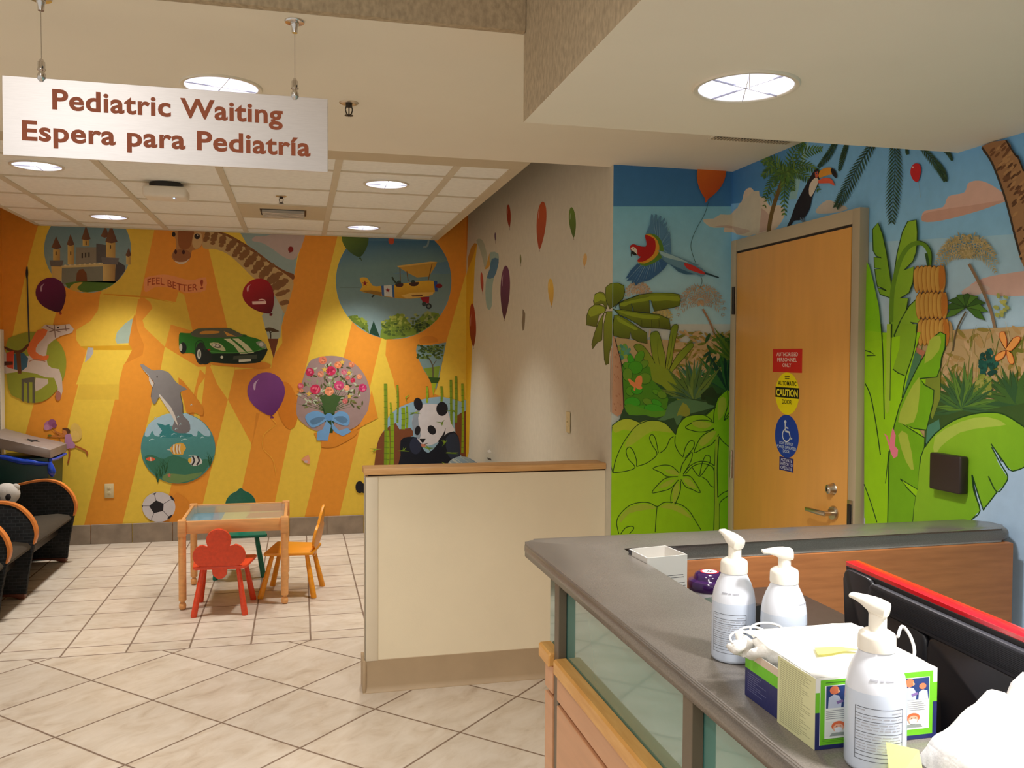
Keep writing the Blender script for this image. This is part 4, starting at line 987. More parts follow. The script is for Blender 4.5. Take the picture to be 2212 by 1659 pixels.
    P.line([(1250,820),(1252,1200),(1246,1540)], IW, INK); P.line([(1305,480),(1284,800),(1290,1160)], IW, INK)
    # macaw
    P.fr(1260,340,5.53)
    B1, B2, B3 = (90,138,172), (60,104,150), (140,176,196)
    P.poly([(740,920),(790,800),(805,680),(825,690),(830,760),(855,680),(875,690),(865,780),(910,700),(925,710),(905,790),(965,725),(970,745),(930,820),(995,770),(990,800),(960,850),(1000,830),(990,880),(1025,900),(1035,1000),(1042,1160),(900,1120),(880,1000),(820,930)], B1)
    for i in range(16):
        a = i/15; x1 = 812+190*a if i < 8 else 940+90*sin(a*2); y1 = 700+60*a if i < 8 else 780+380*(a-.5)*2
        P.line([(860+100*a, 930+180*a), (x1+10, y1+20)], 14, [B3,B2,(70,110,130)][i % 3], sm=0, taper=2)
    P.poly([(640,1270),(700,1300),(900,1200),(1000,1270),(960,1330),(880,1400),(780,1470),(700,1490),(660,1500),(620,1535),(600,1490),(565,1510),(580,1470),(510,1478),(540,1440),(497,1450),(560,1350)], B2)
    for i in range(12):
        a = i/11; P.line([(690+200*a, 1280-40*a), (520+400*a, 1460-80*a*a+40*sin(a*5))], 20, [B3,B1,(100,150,196)][i % 3], sm=0, taper=2)
    P.poly([(660,1270),(740,1300),(880,1240),(950,1160),(940,1040),(890,950),(800,910),(740,930),(830,1000),(860,1090),(820,1180),(740,1240)], (96,140,50), 2)
    P.poly([(640,1250),(720,1270),(830,1220),(900,1120),(880,1000),(810,930),(740,920),(760,1000),(770,1130),(700,1220)], (222,160,50), 2)
    P.poly([(632,1240),(700,1250),(790,1200),(850,1120),(852,1000),(800,950),(728,928),(745,1010),(735,1070),(640,1055),(600,1040),(560,1050),(552,1090),(570,1120),(630,1160),(660,1185),(680,1190)], (184,34,30), 2)
    P.poly([(560,1085),(590,1070),(630,1100),(635,1165),(600,1130),(570,1110)], (226,216,200), 2); P.poly([(565,1115),(600,1130),(636,1165),(600,1170),(575,1155),(572,1190),(562,1180)], (38,38,34), 2); P.ell(592,1092,6,6,(120,100,60))
    P.poly([(885,1110),(960,1130),(1150,1200),(1300,1260),(1375,1290),(1330,1300),(1400,1320),(1460,1370),(1610,1430),(1600,1445),(1450,1400),(1420,1425),(1330,1400),(1220,1400),(1130,1370),(1040,1290),(960,1240)], (104,150,172), 0); P.poly([(900,1120),(1100,1190),(1250,1260),(1150,1240),(960,1190)], (160,196,200), 2)
    P.poly([(1000,1260),(1100,1310),(1250,1370),(1330,1400),(1220,1400),(1130,1370),(1040,1290)], (64,110,140)); P.poly([(1195,1262),(1300,1290),(1400,1350),(1460,1390),(1430,1400),(1330,1370),(1230,1330)], (206,60,54), 2); P.line([(1440,1380),(1610,1438)], 16, (40,66,70), sm=0)
    P.balloon(1522, 190, 172, 240, (232,120,40), (196,76,26), (1462,500), hi=False); P.poly([(1440,490),(1485,490),(1475,520),(1455,545),(1440,540),(1452,510)], (214,90,50))
    P.line([(1485,540),(1440,680),(1340,860),(1285,1000),(1280,1100),(1330,1255)], 6, (60,100,100)); P.line([(1395,1420),(1410,1480),(1385,1560)], 6, (70,96,80))
    P.fr(1580,290,3.5)
    # door-wall jungle ------------------------------------------------
    if side == 'right':
        P.frond([(410,300),(330,420),(240,560)], 60, [(90,120,50)], n=10, wl=10)
        P.line([(395,330),(340,480),(300,620),(280,750)], 30, (118,92,44))
        FG = [(84,126,50),(70,110,48),(104,140,60),(60,100,44)]
        for e in ((560,60),(700,110),(230,220),(230,330),(240,500),(400,640),(470,440),(680,440),(690,300)):
            cxm = (410+e[0])/2; P.frond([(410,290),(cxm,(290+e[1])/2-60),e], 62, FG, n=20, wl=13, stem=(80,104,40))
        DF = [(40,74,50),(50,86,58),(34,66,46)]
        for pts, w in (([(800,40),(740,150),(660,250)],50),([(880,60),(850,160),(820,280)],40),([(1080,60),(960,250),(860,440),(790,560)],90),([(1240,50),(1245,250),(1230,480),(1218,690)],110),([(1330,80),(1335,130),(1340,150)],20),([(1440,90),(1540,200),(1600,280),(1630,360)],60),([(1560,80),(1640,130),(1680,200)],30)):
            P.frond(pts, w, DF, n=30, wl=12, droop=.5, stem=(30,60,40))
        P.poly([(1362,290),(1375,240),(1405,220),(1437,235),(1442,290),(1425,350),(1408,362),(1380,340)], (206,38,44), 3); P.ell(1382,250,6,7,(240,200,190)); P.line([(1425,360),(1440,480)], 2, (150,170,170))
        # toucan
        P.poly([(425,705),(455,640),(490,540),(530,460),(590,350),(625,290),(650,262),(668,275),(672,330),(655,390),(620,470),(600,560),(560,630),(520,650),(480,655),(445,700)], (34,30,36), 2)
        P.poly([(640,330),(668,345),(655,390),(615,470),(595,450),(600,380)], (226,214,196), 2); P.poly([(638,290),(662,280),(668,320),(645,335)], (206,96,70)); P.ell(652,296,5,6,(40,80,140))
        P.poly([(672,290),(700,262),(760,252),(800,290),(803,335),(770,305),(720,315),(672,330)], (232,160,56), 2); P.poly([(760,262),(785,265),(803,300),(803,335),(770,305)], (34,30,36), 2); P.poly([(670,345),(730,328),(770,345),(790,392),(750,370),(670,372)], (232,100,72), 2)
        for x in (530,548): P.line([(x,630),(x+20,665),(x+50,662)], 8, (110,130,150))
        # far palms
        for cx, cy, R, col, trunk in ((1790,920,230,(186,166,112),[(1810,980),(1900,1150),(1980,1350),(2030,1600)]),):
            for k in range(11):
                a = radians(-200+220*k/10); P.frond([(cx,cy),(cx+R*.6*cos(a),cy+R*.5*sin(a)-R*.15),(cx+R*1.1*cos(a),cy+R*.8*sin(a)+R*.35)], R*.22, [col,(170,152,100),(200,180,130)], n=16, wl=10)
            P.line(trunk, 22, (150,120,90))
        P.poly([(1400,1600),(1700,1480),(2300,1450),(2300,2300),(1400,2300)], (190,160,112))
        for i in range(120):
            x = rnd.uniform(1500,2300); y = rnd.uniform(1450,2100); P.ell(x, y, 50, 16, rnd.choice([(186,150,96),(150,130,60),(206,170,126),(120,120,44),(170,140,80)]), rot=rnd.uniform(-1.4,1.4), n=8)
        for i in range(90):
            x = rnd.uniform(1400,2250); y = rnd.uniform(1560,2050); h_ = rnd.uniform(60,200); dx = rnd.uniform(-70,70)
            P.line([(x,y),(x+dx*.4,y-h_*.6),(x+dx,y-h_)], 9, rnd.choice([(150,140,66),(120,126,50),(206,178,130),(96,116,46),(176,150,90)]), sm=0, taper=True)
        for cx, cy, R in ((1790,1310,170),):
            for k in range(9):
                a = radians(-200+230*k/8); e = (cx+R*cos(a), cy+R*.8*sin(a)+30); nx, ny = -sin(a)*30, cos(a)*30; m = (cx+R*.6*cos(a), cy+R*.55*sin(a))
                P.shape([(cx,cy),(m[0]+nx,m[1]+ny),e,(m[0]-nx,m[1]-ny)], rnd.choice([(70,116,40),(84,130,44),(56,98,36)]), 4, (36,60,26), 0)
            P.line([(1790,1340),(1720,1480),(1690,1640)], 12, (100,86,60))
        P.blobs(2050, 1290, 60, 90, 16, 18, [(170,176,90),(190,190,100)])
        # tree trunk crossing the top right
        P.poly([(1912,90),(2095,45),(2140,120),(2180,180),(2240,300),(2400,700),(2420,1100),(2300,1100),(2210,960),(2150,700),(2090,480),(2020,280),(1960,180)], (156,112,74), 2, col2=(176,134,92), a=(1950,0), b=(2300,0))
        P.line([(1912,100),(1990,220),(2060,400),(2110,560),(2160,760),(2212,950)], 16, (60,50,40))
        for i in range(70):
            t = rnd.random(); P.ell(1990+260*t+rnd.uniform(-40,90), 120+800*t*t+rnd.uniform(-40,60), 30, 10, rnd.choice([(120,80,52),(186,142,94),(100,66,44)]), rot=-.8, n=7)
        P.line([(2095,45),(2140,120),(2175,170),(2185,170),(2230,280)], 12, (50,40,34))
        # lime banana leaves right of the door frame
        LA, LB = (120,172,34), (152,196,50)
        P.poly([(1030,950),(1060,1000),(1090,1120),(1130,1300),(1150,1500),(1180,2400),(1020,2600)], (136,208,16), 0)
        P.poly([(1020,1480),(1160,1500),(1300,1500),(1420,1700),(1500,1800),(1300,2900),(1020,2900)], (152,212,20), 0)
        for q in ([(1225,1240),(1140,1210),(1120,1160),(1190,1185),(1160,1165),(1120,1150),(1110,1100),(1100,1020),(1150,1020),(1098,1010),(1095,930),(1150,935),(1110,920),(1088,880),(1083,720),(1125,668),(1160,760),(1190,900),(1215,1060),(1228,1150)],
                  [(1226,1200),(1240,1100),(1270,900),(1310,740),(1350,660),(1415,648),(1423,740),(1420,840),(1412,900),(1390,960),(1320,1030),(1398,1000),(1390,1120),(1360,1200),(1290,1240),(1355,1240),(1340,1330),(1290,1420),(1225,1560),(1220,1400)],
                  [(1225,1660),(1250,1520),(1300,1400),(1360,1300),(1410,1252),(1458,1270),(1450,1360),(1440,1430),(1370,1420),(1425,1460),(1420,1560),(1400,1700),(1380,1780),(1240,1780)]):
            P.shape(q, LA, 7, INK, 0, col2=LB, a=(1100,0), b=(1440,0))
        P.line([(1225,1200),(1215,1450),(1220,1700),(1222,2010)], 14, (70,120,24)); P.line([(1225,1420),(1235,1180),(1290,960),(1360,850),(1440,822),(1490,850),(1515,910),(1512,990)], 34, (104,150,34)); P.line([(1440,806),(1496,832),(1532,900),(1528,1000)], 6, INK); P.line([(1490,900),(1508,1000)], 22, (44,84,34), sm=0)
        # banana bunch
        for y, n_ in ((1000,7),(1200,7),(1400,7)):
            for k in range(n_):
                x = 1405+k*32+(0 if y < 1100 else 16+ (y-1200)*.06); q = [(x,y+20*abs(k-3)/3),(x+24,y-6),(x+38,y+60),(x+36,y+150),(x+14,y+200),(x-6,y+150),(x-10,y+60)]
                P.shape(q, (222,176,84), 4, (170,106,40), 3, col2=(196,136,56), a=(x-10,0), b=(x+36,0))
        P.poly([(1600,985),(1632,1040),(1630,1130),(1600,1180),(1585,1060)], (196,120,44), 2); P.poly([(1610,1190),(1650,1250),(1645,1340),(1610,1380)], (196,120,44), 2); P.poly([(1620,1390),(1665,1460),(1660,1570),(1630,1600)], (196,120,44), 2)
        P.poly([(1410,1610),(1480,1640),(1480,1700),(1440,1690)], (190,120,90))
        # second tier
        P.fr(1580,700,3.5)
        P.spiky(1790, 600, 15, 320, 44, [(80,118,48),(66,104,50),(96,134,56)], -185, 5, lc=(40,70,36)); P.spiky(2150, 560, 13, 280, 40, [(70,104,44),(56,92,44)], -180, -10, lc=(40,64,34))
        P.blobs(1960, 300, 60, 110, 40, 24, [(24,84,72),(34,96,80),(20,70,60)]); P.blobs(1920, 480, 70, 90, 40, 22, [(140,150,60),(110,130,50),(160,160,80)])
        P.poly([(1480,560),(1600,500),(1900,600),(2300,560),(2300,900),(1480,900)], (60,90,40), 0); P.spiky(1770, 640, 15, 300, 46, [(76,118,50),(60,100,56),(96,136,50)], -190, 10, lc=(36,66,36)); P.spiky(2180, 600, 9, 300, 46, [(66,104,44),(50,90,50)], -180, -20)
        P.poly([(1500,770),(1590,720),(1600,800),(1490,920)], (80,136,110)); P.poly([(1500,200),(1600,200),(1600,560),(1540,720),(1480,600)], (130,146,50))
        P.poly([(1390,200),(1460,240),(1400,420),(1310,580),(1330,420)], (80,130,90))
        P.poly([(1030,140),(1450,60),(1300,600),(1480,860),(1440,1250),(1390,1500),(1030,1520)], (156,214,20), 0)
        P.shape([(1250,770),(1290,620),(1350,480),(1430,320),(1500,200),(1560,90),(1600,60),(1640,80),(1636,180),(1610,250),(1600,330),(1575,400),(1445,412),(1480,460),(1552,500),(1545,600),(1520,700),(1495,800),(1400,790),(1310,752),(1400,810),(1482,860),(1480,930),(1450,1010),(1440,1120),(1428,1250),(1295,1170),(1350,1240),(1415,1305),(1400,1400),(1390,1500),(1200,1520),(1210,1000)], (146,196,40), 8, INK, 0, col2=(120,180,24), a=(1200,0), b=(1600,300))
        P.poly([(1240,340),(1290,180),(1300,0),(1420,0),(1400,180),(1370,310),(1330,390),(1280,370)], (140,186,40), 0); P.line([(1240,340),(1280,370),(1330,390)], 8, INK, sm=0); P.line([(1425,0),(1400,200),(1340,390),(1310,560)], 8, INK)
        for q in ([(1280,740),(1340,560),(1440,400),(1440,560),(1400,740)],[(1280,840),(1350,830),(1400,1100),(1340,1040)],[(1520,120),(1600,90),(1590,200),(1480,300)]): P.poly(q, (176,196,70), 2)
        P.line([(1150,0),(1165,240),(1175,720)], 8, INK); P.line([(1232,0),(1222,300),(1218,580)], 7, INK); P.line([(1030,450),(1070,540),(1110,740),(1146,990)], 8, INK); P.line([(1030,200),(1070,212),(1108,238),(1040,240)], 8, INK, sm=0); P.line([(1210,960),(1184,1205)], 6, INK, sm=0); P.line([(1022,1210),(1070,1340),(1120,1500)], 7, INK)
        P.poly([(1180,640),(1195,0),(1225,0),(1215,650),(1195,680)], (170,206,60))
        # big rounded leaf, lower right, and pale blue wall below it
        P.poly([(1830,1500),(1900,1400),(1840,1130),(2000,900),(2060,1040),(2300,1060),(2400,1200),(2500,2600),(1390,2600),(1390,1500)], (172,200,228), 0)
        P.poly([(1480,935),(1560,830),(1700,730),(1850,680),(2000,668),(2100,690),(2240,780),(2500,1000),(2500,1020),(2150,1112),(2100,1070),(1985,905),(2040,1050),(2112,1160),(2100,1200),(2030,1270),(1940,1385),(1925,1388),(1900,1340),(1842,1140),(1850,1260),(1902,1410),(1840,1470),(1790,1560),(1390,1560),(1400,1400),(1415,1305),(1428,1250),(1440,1100),(1460,1000)], (150,196,44), 0, col2=(120,176,30), a=(1500,700), b=(2100,1300))
        for q in ([(1480,935),(1560,830),(1700,730),(1850,680),(2000,668),(2100,690),(2240,780)],[(2300,1050),(2150,1112),(2080,1040),(1985,905)],[(1990,930),(2060,1060),(2112,1150),(2090,1210),(2030,1270),(1965,1150)],[(2030,1270),(1940,1385),(1920,1385),(1842,1140)],[(1840,1140),(1855,1260),(1902,1410),(1840,1475)]): P.line(q, 10, INK, sm=3)
        P.poly([(1560,850),(1750,740),(1950,700),(2100,760),(1950,780),(1750,820),(1600,930),(1560,1000)], (176,200,80), 2)
        # butterflies
        P.poly([(1225,840),(1240,780),(1262,840),(1255,920),(1280,950),(1275,1000),(1245,1015),(1225,970),(1190,860),(1172,825),(1200,845),(1215,900)], (240,130,150), 0)
        for q in ([(2095,190),(2060,130),(2050,70),(2085,60),(2105,130)],[(2095,190),(2150,110),(2200,95),(2200,130),(2140,200)],[(2095,200),(2050,215),(2015,250),(2030,280),(2080,250)],[(2105,200),(2140,220),(2160,290),(2130,300),(2110,260)]): P.shape(q, (240,160,80), 5, (196,90,40), 2)
for name, ax, val, sg, sd, clips, boxd in (
        ('wall_gray', 0, XG, -1, 'left', ((*KM, -1),), None),
        ('wall_jungle', 1, YM, -1, 'left', ((*KM, 1), (*KD, -1)), ((XG+.0005,YM-.0,0), (XD,YM+.001,3.06))),
        ('wall_right', 0, XD, -1, 'right', ((*KD, 1),), ((XD,-2.5,0), (XD+.1,YM,3.06)))):
    if name == 'wall_gray':
        # only the palm crown crosses onto the grey wall
        P.clips = clips; P.fr(1260,600,5.925)
        G2 = (130,150,36)
        for q in ([(300,400),(250,330),(140,360),(130,300),(150,210),(210,180),(260,190),(290,240),(310,330)],
                  [(290,420),(200,480),(170,630),(40,605),(45,480),(80,390),(150,340),(230,350),(285,380)],
                  [(320,430),(270,440),(250,540),(240,800),(180,830),(118,915),(108,850),(140,720),(200,560),(260,460)],
                  [(400,430),(400,600),(390,760),(335,960),(325,1100),(290,1118),(270,1050),(262,850),(262,600),(300,430)],
                  [(340,400),(280,260),(290,120),(350,72),(440,68),(510,100),(524,180),(500,270),(420,340),(370,380)]):
            ys = [p[1] for p in q]; P.shape(q, G2, 7, (44,54,22), 0, col2=(88,98,30), a=(0,min(ys)), b=(0,max(ys)))
        P.poly([(140,230),(200,200),(270,230),(290,300),(220,290),(150,320)], (150,170,44), 2); P.poly([(70,420),(150,360),(260,380),(270,440),(200,460),(90,500)], (150,170,44), 2)
        P.poly([(350,900),(400,900),(400,1720),(348,1720)], (206,160,126)); P.line([(352,1000),(350,1400),(352,1720)], 7, (96,64,50))
        tag(P.mb.obj('wall_gray', m_paintcol, smooth=0), kind='structure'); continue
    P = Painter(ax, val, sg, name, clips=clips)
    P.mb.box(boxd[0], boxd[1], color=(150,196,200))
    jungle(P, sd)
    tag(P.mb.obj(name, m_paintcol, smooth=0), kind='structure')
# ================================================================== door
m_maple = mat('door_maple_veneer', (232,168,82), .38, var=.025, vscale=3, stretch=(5,5,.8), bump=.02, bscale=90)
m_frame = mat('door_frame_paint', (188,172,142), .45, var=.01)
m_black = mat('black_plastic', (34,30,30), .4, var=.02)
m_brass = mat('satin_nickel', (206,196,178), .3, 1.0, var=.03)
d = tag(bpy.data.objects.new('door_1', None), kind='structure'); C.objects.link(d); d.location = (2.12,3.51,0)
b = MB()
b.box((2.098,2.992,0), (XD-.001,3.040,2.182), bev=.002); b.box((2.098,3.980,0), (XD-.001,4.030,2.182), bev=.002); b.box((2.0985,3.040,2.125), (XD-.001,3.980,2.182), bev=.002)
b.obj('door_frame', m_frame, d, 35, True)
b = MB(); b.box((2.104,3.0405,.006), (2.122,3.979,2.124)); b.obj('door_gap_backing', mat('door_gap_painted_shade', (44,34,26), .8), d, 0, True)  # dark sheet behind the leaf, shade of the door gap put into its colour
b = MB(); b.box((2.100,3.047,.012), (2.115,3.972,2.114), bev=.001); b.obj('door_leaf', m_maple, d, 35, True)
for z in (1.883, 1.07, .25):
    b = MB(); b.tube([(2.094,3.990,z-.066),(2.094,3.990,z+.066)], .0075, 12)
    for q in (-.066,-.022,.022,.066): b.tube([(2.094,3.990,z+q-.002),(2.094,3.990,z+q+.002)], .0088, 12)
    b.box((2.0955,3.992,z-.066), (2.099,4.012,z+.066)); b.obj('hinge', m_dark if z > 1.5 else m_brushed, d, 35, True)
h = MB(); h.lathe([(0,.012),(.026,.012),(.030,.004),(.030,0)], M=Matrix.Translation((2.100,3.130,.975)) @ Matrix.Rotation(-pi/2, 4, 'Y'))
h.tube([(2.095,3.130,.975),(2.052,3.130,.975)], .0105, 14)
h.tube([(2.056,3.124,.975),(2.050,3.140,.975),(2.050,3.19,.974),(2.052,3.23,.973),(2.058,3.262,.971)], [.0105,.011,.010,.0095,.009], 14)
h.obj('lever_handle', m_brass, d, 50, True)
h = MB(); h.lathe([(0,.030),(.010,.030),(.012,.026),(.019,.024),(.022,.004),(.025,0)], M=Matrix.Translation((2.100,3.140,1.071)) @ Matrix.Rotation(-pi/2, 4, 'Y')); h.box((2.068,3.138,1.063), (2.0705,3.142,1.079), 1)
h.obj('deadbolt', [m_brass, m_black], d, 50, True)
b = MB(); b.box((2.0935,3.004,.925), (2.0985,3.036,1.045), 0, .001); b.box((2.088,3.008,.945), (2.094,3.030,1.03), 1, .002)
b.obj('strike_plate', [m_brushed, m_black], d, 35, True)

# signs stuck on the door leaf: u to the right of the picture (towards -y), v up
def sticker(name, label, cy, cz, build, cat='sign'):
    b = MB(); x = 2.0996
    def fn(k): return lambda u, v: Vector((x-.0004*k, cy-u, cz+v))
    build(b, fn, x, cy, cz)
    o = b.obj(name, m_sticker, None, 0); tag(o, label, cat); return o
m_sticker = paint_mat('sticker_print', .45, .4, .0)
def plate(b, fn, k, pts, col): b.ngon([fn(k)(u, v) for u, v in pts], 0, col)
def rectp(w, h, u=0, v=0): return [(u-w/2,v-h/2),(u+w/2,v-h/2),(u+w/2,v+h/2),(u-w/2,v+h/2)]
def ellp(rx, ry, u=0, v=0, n=36, a0=0, a1=2*pi): return [(u+rx*cos(a0+(a1-a0)*i/n), v+ry*sin(a0+(a1-a0)*i/n)) for i in range(n)]
def f1(b, fn, x, cy, cz):
    b.box((x,cy-.120,cz-.052), (x+.0006,cy+.120,cz+.052), color=(214,36,34)); plate(b, fn, 1, rectp(.24,.104), (214,36,34))
    for t, v, w in (('AUTHORIZED',.020,.176),('PERSONNEL',-.004,.160),('ONLY',-.028,.070)): add_text(b, t, lambda u, q, v=v: fn(2)(u, q+v), width=w, height=.0165, bold=.006, color=(240,226,214))
sticker('authorized_sign', 'red AUTHORIZED PERSONNEL ONLY sign on the maple door', 3.4995, 1.5885, f1)
def f2(b, fn, x, cy, cz):
    plate(b, fn, 0.5, ellp(.098,.094), (250,232,20))
    plate(b, fn, 1, rectp(.194,.046,0,.004), (24,22,20))
    add_text(b, 'AUTOMATIC', lambda u, v: fn(2)(u, v+.036), width=.150, height=.019, bold=.012, color=(40,36,10))
    add_text(b, 'CAUTION', lambda u, v: fn(3)(u, v-.011), width=.176, height=.030, bold=.03, color=(250,234,60))
    add_text(b, 'DOOR', lambda u, v: fn(2)(u, v-.046), width=.078, height=.019, bold=.012, color=(40,36,10))
    for v, w in ((.076,.04),(.067,.036)): plate(b, fn, 2, rectp(w,.004,0,v), (110,96,20))
sticker('caution_door_sign', 'round yellow and black AUTOMATIC CAUTION DOOR sticker', 3.4955, 1.443, f2)
def f3(b, fn, x, cy, cz):
    plate(b, fn, 0.5, ellp(.098,.096), (22,62,170))
    w = (226,234,244)
    plate(b, fn, 1, ellp(.0095,.008,-.012,.063,16), w)
    def ln(p, q, t):
        dx, dy = q[0]-p[0], q[1]-p[1]; h = hypot(dx, dy); nx, ny = -dy/h*t/2, dx/h*t/2
        plate(b, fn, 1, [(p[0]-nx,p[1]-ny),(q[0]-nx,q[1]-ny),(q[0]+nx,q[1]+ny),(p[0]+nx,p[1]+ny)], w)
    ln((-.013,.056),(-.010,.020),.008); ln((-.012,.040),(.014,.036),.006); ln((-.011,.022),(.020,.020),.008); ln((.020,.022),(.034,-.010),.008); ln((.032,-.008),(.046,-.006),.006)
    for i in range(16):
        a = radians(110+ (250*i/16)); a2 = radians(110+250*(i+1)/16); R = .031
        ln((-.002+R*cos(a),.004+R*.9*sin(a)), (-.002+R*cos(a2),.004+R*.9*sin(a2)), .006)
    for t, v, wd in (('LOW ENERGY',-.038,.116),('POWER OPERATED',-.056,.158),('DOOR',-.073,.052)): add_text(b, t, lambda u, vv, v=v: fn(2)(u, vv+v), width=wd, height=.0125, bold=.012, color=(206,222,240))
sticker('accessible_door_sign', 'round blue wheelchair LOW ENERGY POWER OPERATED DOOR sticker', 3.494, 1.2535, f3)
def f4(b, fn, x, cy, cz):
    plate(b, fn, 0.5, rectp(.116,.060), (40,30,120))
    for t, v, wd in (('ACTIVATE',.011,.092),('SWITCH TO',-.0065,.104),('OPERATE',-.024,.092)): add_text(b, t, lambda u, vv, v=v: fn(2)(u, vv+v), width=wd, height=.0135, bold=.012, color=(214,216,240))
sticker('activate_switch_sign', 'small blue ACTIVATE SWITCH TO OPERATE sticker under the round blue one', 3.4925, 1.129, f4)

t = thing('push_plate', 'black square door opener push plate on the painted leaf right of the door', 'wall switch', (XD,2.506,1.219))
b = MB(); b.box((-.046,-.073,-.062), (-.014,.073,.062), bev=.006, seg=3); b.obj('cover', mat('dark_brown_plastic', (48,36,32), .45, var=.02), t, 40)
b = MB(); b.box((-.016,-.066,-.056), (-.001,.066,.056)); b.obj('back_box', m_black, t, 0)

def wall_plate(name, label, M, kind):
    t = thing(name, label, 'outlet' if kind == 'outlet' else 'light switch', M.translation); t.rotation_euler = M.to_euler()
    b = MB(); b.box((-.036,-.006,-.060), (.036,-.001,.060), bev=.003); b.obj('cover_plate', m_ivory, t, 40)
    if kind == 'outlet':
        for z in (-.021, .021):
            b = MB(); b.lathe([(0,.0015),(.014,.0015),(.0165,0)], M=Matrix.Translation((0,-.0065,z)) @ Matrix.Rotation(pi/2, 4, 'X'), mi=0)
            for x in (-.006, .006): b.box((x-.001,-.0088,z-.002), (x+.001,-.0078,z+.006), 1)
            b.box((-.0015,-.0088,z-.009), (.0015,-.0078,z-.006), 1); b.obj('socket', [m_ivory, m_black], t, 40)
    else:
        b = MB(); b.box((-.012,-.0075,-.025), (.012,-.0055,.025), bev=.001); b.box((-.005,-.016,-.002), (.005,-.006,.010), bev=.001); b.obj('toggle', m_ivory, t, 40)
m_ivory = mat('ivory_plastic', (214,196,150), .4, var=.01)
wall_plate('wall_outlet', 'ivory double wall outlet on the orange stripe left of the painted football', Matrix.Translation((-1.563,YB-.001,.449)), 'outlet')
wall_plate('light_switch', 'ivory light switch on the plain wall with painted balloons', Matrix.Translation((XG-.001,4.805,1.227)) @ Matrix.Rotation(-pi/2, 4, 'Z'), 'switch')

# ================================================================== hanging sign
SY = 2.585
t = thing('hanging_sign', 'silver sign reading Pediatric Waiting, Espera para Pediatría, hung on two cables', 'sign', (-.338,SY,2.123))
b = MB(); b.box((-.756,SY-.003,2.1235), (.081,SY+.003,2.331), bev=.0008, seg=1); b.obj('sign_panel', mat('brushed_aluminium', (226,222,222), .36, .92, var=.02, vscale=30, stretch=(1,1,30)), t, 35, True)
fs = lambda zz, x0: (lambda u, v: Vector((x0+u, SY-.0036, zz+v)))
m_rust = mat('rust_vinyl', (164,82,44), .5, var=.0)
x0, x1 = -.636, -.043; b = MB(); add_text(b, 'Pediatric Waiting', fs(2.2528, (x0+x1)/2), width=x1-x0, height=.052, bold=.026, spacing=1.05)
b.obj('lettering', m_rust, t, 0, True)
x0, x1 = -.710, .033; b = MB(); add_text(b, 'Espera para Pediatría', fs(2.1665, (x0+x1)/2), width=x1-x0, height=.0515, bold=.026, spacing=1.05)
b.obj('lettering', m_rust, t, 0, True)
for x, y in ((-.662,2.587),(-.010,2.585)):
    b = MB(); b.lathe([(0,-.034),(.008,-.034),(.009,-.018),(.012,-.012),(.012,-.007),(.026,-.006),(.028,-.002),(.028,0)], c=(x,y,ZP)); b.obj('ceiling_mount', m_chrome, t, 50, True)
    b = MB(); b.tube([(x,SY,2.372),(x,SY,ZP-.03)], .0009, 6); b.obj('cable', m_brushed, t, 50, True)
    b = MB(); b.lathe([(0,.046),(.004,.046),(.007,.040),(.009,.038),(.009,.022),(.011,.020),(.011,.017),(.007,.014),(.008,.010),(.011,.004),(.011,-.006),(.006,-.014),(0,-.014)], c=(x,SY,2.336)); b.box((x+.004,SY-.012,2.357), (x+.007,SY-.008,2.361), 1); b.obj('clamp', [m_chrome, m_black], t, 50, True)

# ================================================================== ceiling fittings
def sprinkler(x, y, z, label):
    t = thing('fire_sprinkler', label, 'sprinkler', (x, y, z), 0)
    b = MB(); b.lathe([(.010,-.003),(.018,-.006),(.030,-.005),(.036,-.001),(.036,0)], seg=28); b.obj('escutcheon', m_brass, t, 50)
    b = MB(); b.lathe([(0,-.002),(.012,-.002),(.012,-.016),(.006,-.018),(0,-.018)], seg=18); b.tube([(.010,0,-.014),(.013,0,-.026),(.009,0,-.040),(.002,0,-.046)], .0022, 8); b.tube([(-.010,0,-.014),(-.013,0,-.026),(-.009,0,-.040),(-.002,0,-.046)], .0022, 8); b.tube([(0,0,-.016),(0,0,-.044)], .0022, 8); b.obj('frame', m_dark, t, 50)
    b = MB()
    for k in range(12):
        a = k*pi/6; b.prism([(.003*cos(a)-.002*sin(a),.003*sin(a)+.002*cos(a)),(.016*cos(a)-.003*sin(a),.016*sin(a)+.003*cos(a)),(.016*cos(a)+.003*sin(a),.016*sin(a)-.003*cos(a)),(.003*cos(a)+.002*sin(a),.003*sin(a)-.002*cos(a))], 2, -.048, -.0465)
    b.lathe([(0,-.050),(.006,-.050),(.006,-.046),(0,-.046)], seg=12); b.obj('deflector', m_dark, t, 50)
sprinkler(.183, 3.362, ZP, 'brass fire sprinkler in the plaster ceiling right of the hanging sign')
sprinkler(-.114, 6.13, ZT+.007, 'small fire sprinkler in the tile ceiling in front of the air vent')
t = thing('wireless_access_point', 'white ceiling unit with a small blue light between downlights in the tile ceiling', 'access point', (-.80,5.86,ZT+.006))
b = MB(); b.lathe([(0,0),(.10,0),(.10,-.012),(.10,-.03),(0,-.03)], seg=32, sy=.8); b.obj('mount', m_black, t, 40)
b = MB(); b.box((-.128,-.10,-.098), (.128,.10,-.030), bev=.022, seg=4); b.obj('housing', m_white, t, 50)
b = MB(); b.lathe([(0,-.102),(.004,-.1015),(.005,-.098)], c=(.052,-.055,0), seg=14); b.obj('status_light', mat('lit_blue_led', (120,170,255), .3, emit=(110,160,255), estr=9), t, 50)
t = thing('air_diffuser', 'square supply air vent with louvres set in a tile of the suspended ceiling', 'air vent', (-.115,6.80,ZT+.006))
b = MB(); b.box((-.305,-.31,-.004), (.325,.30,-.001)); b.obj('panel', m_border, t, 0)
b = MB()
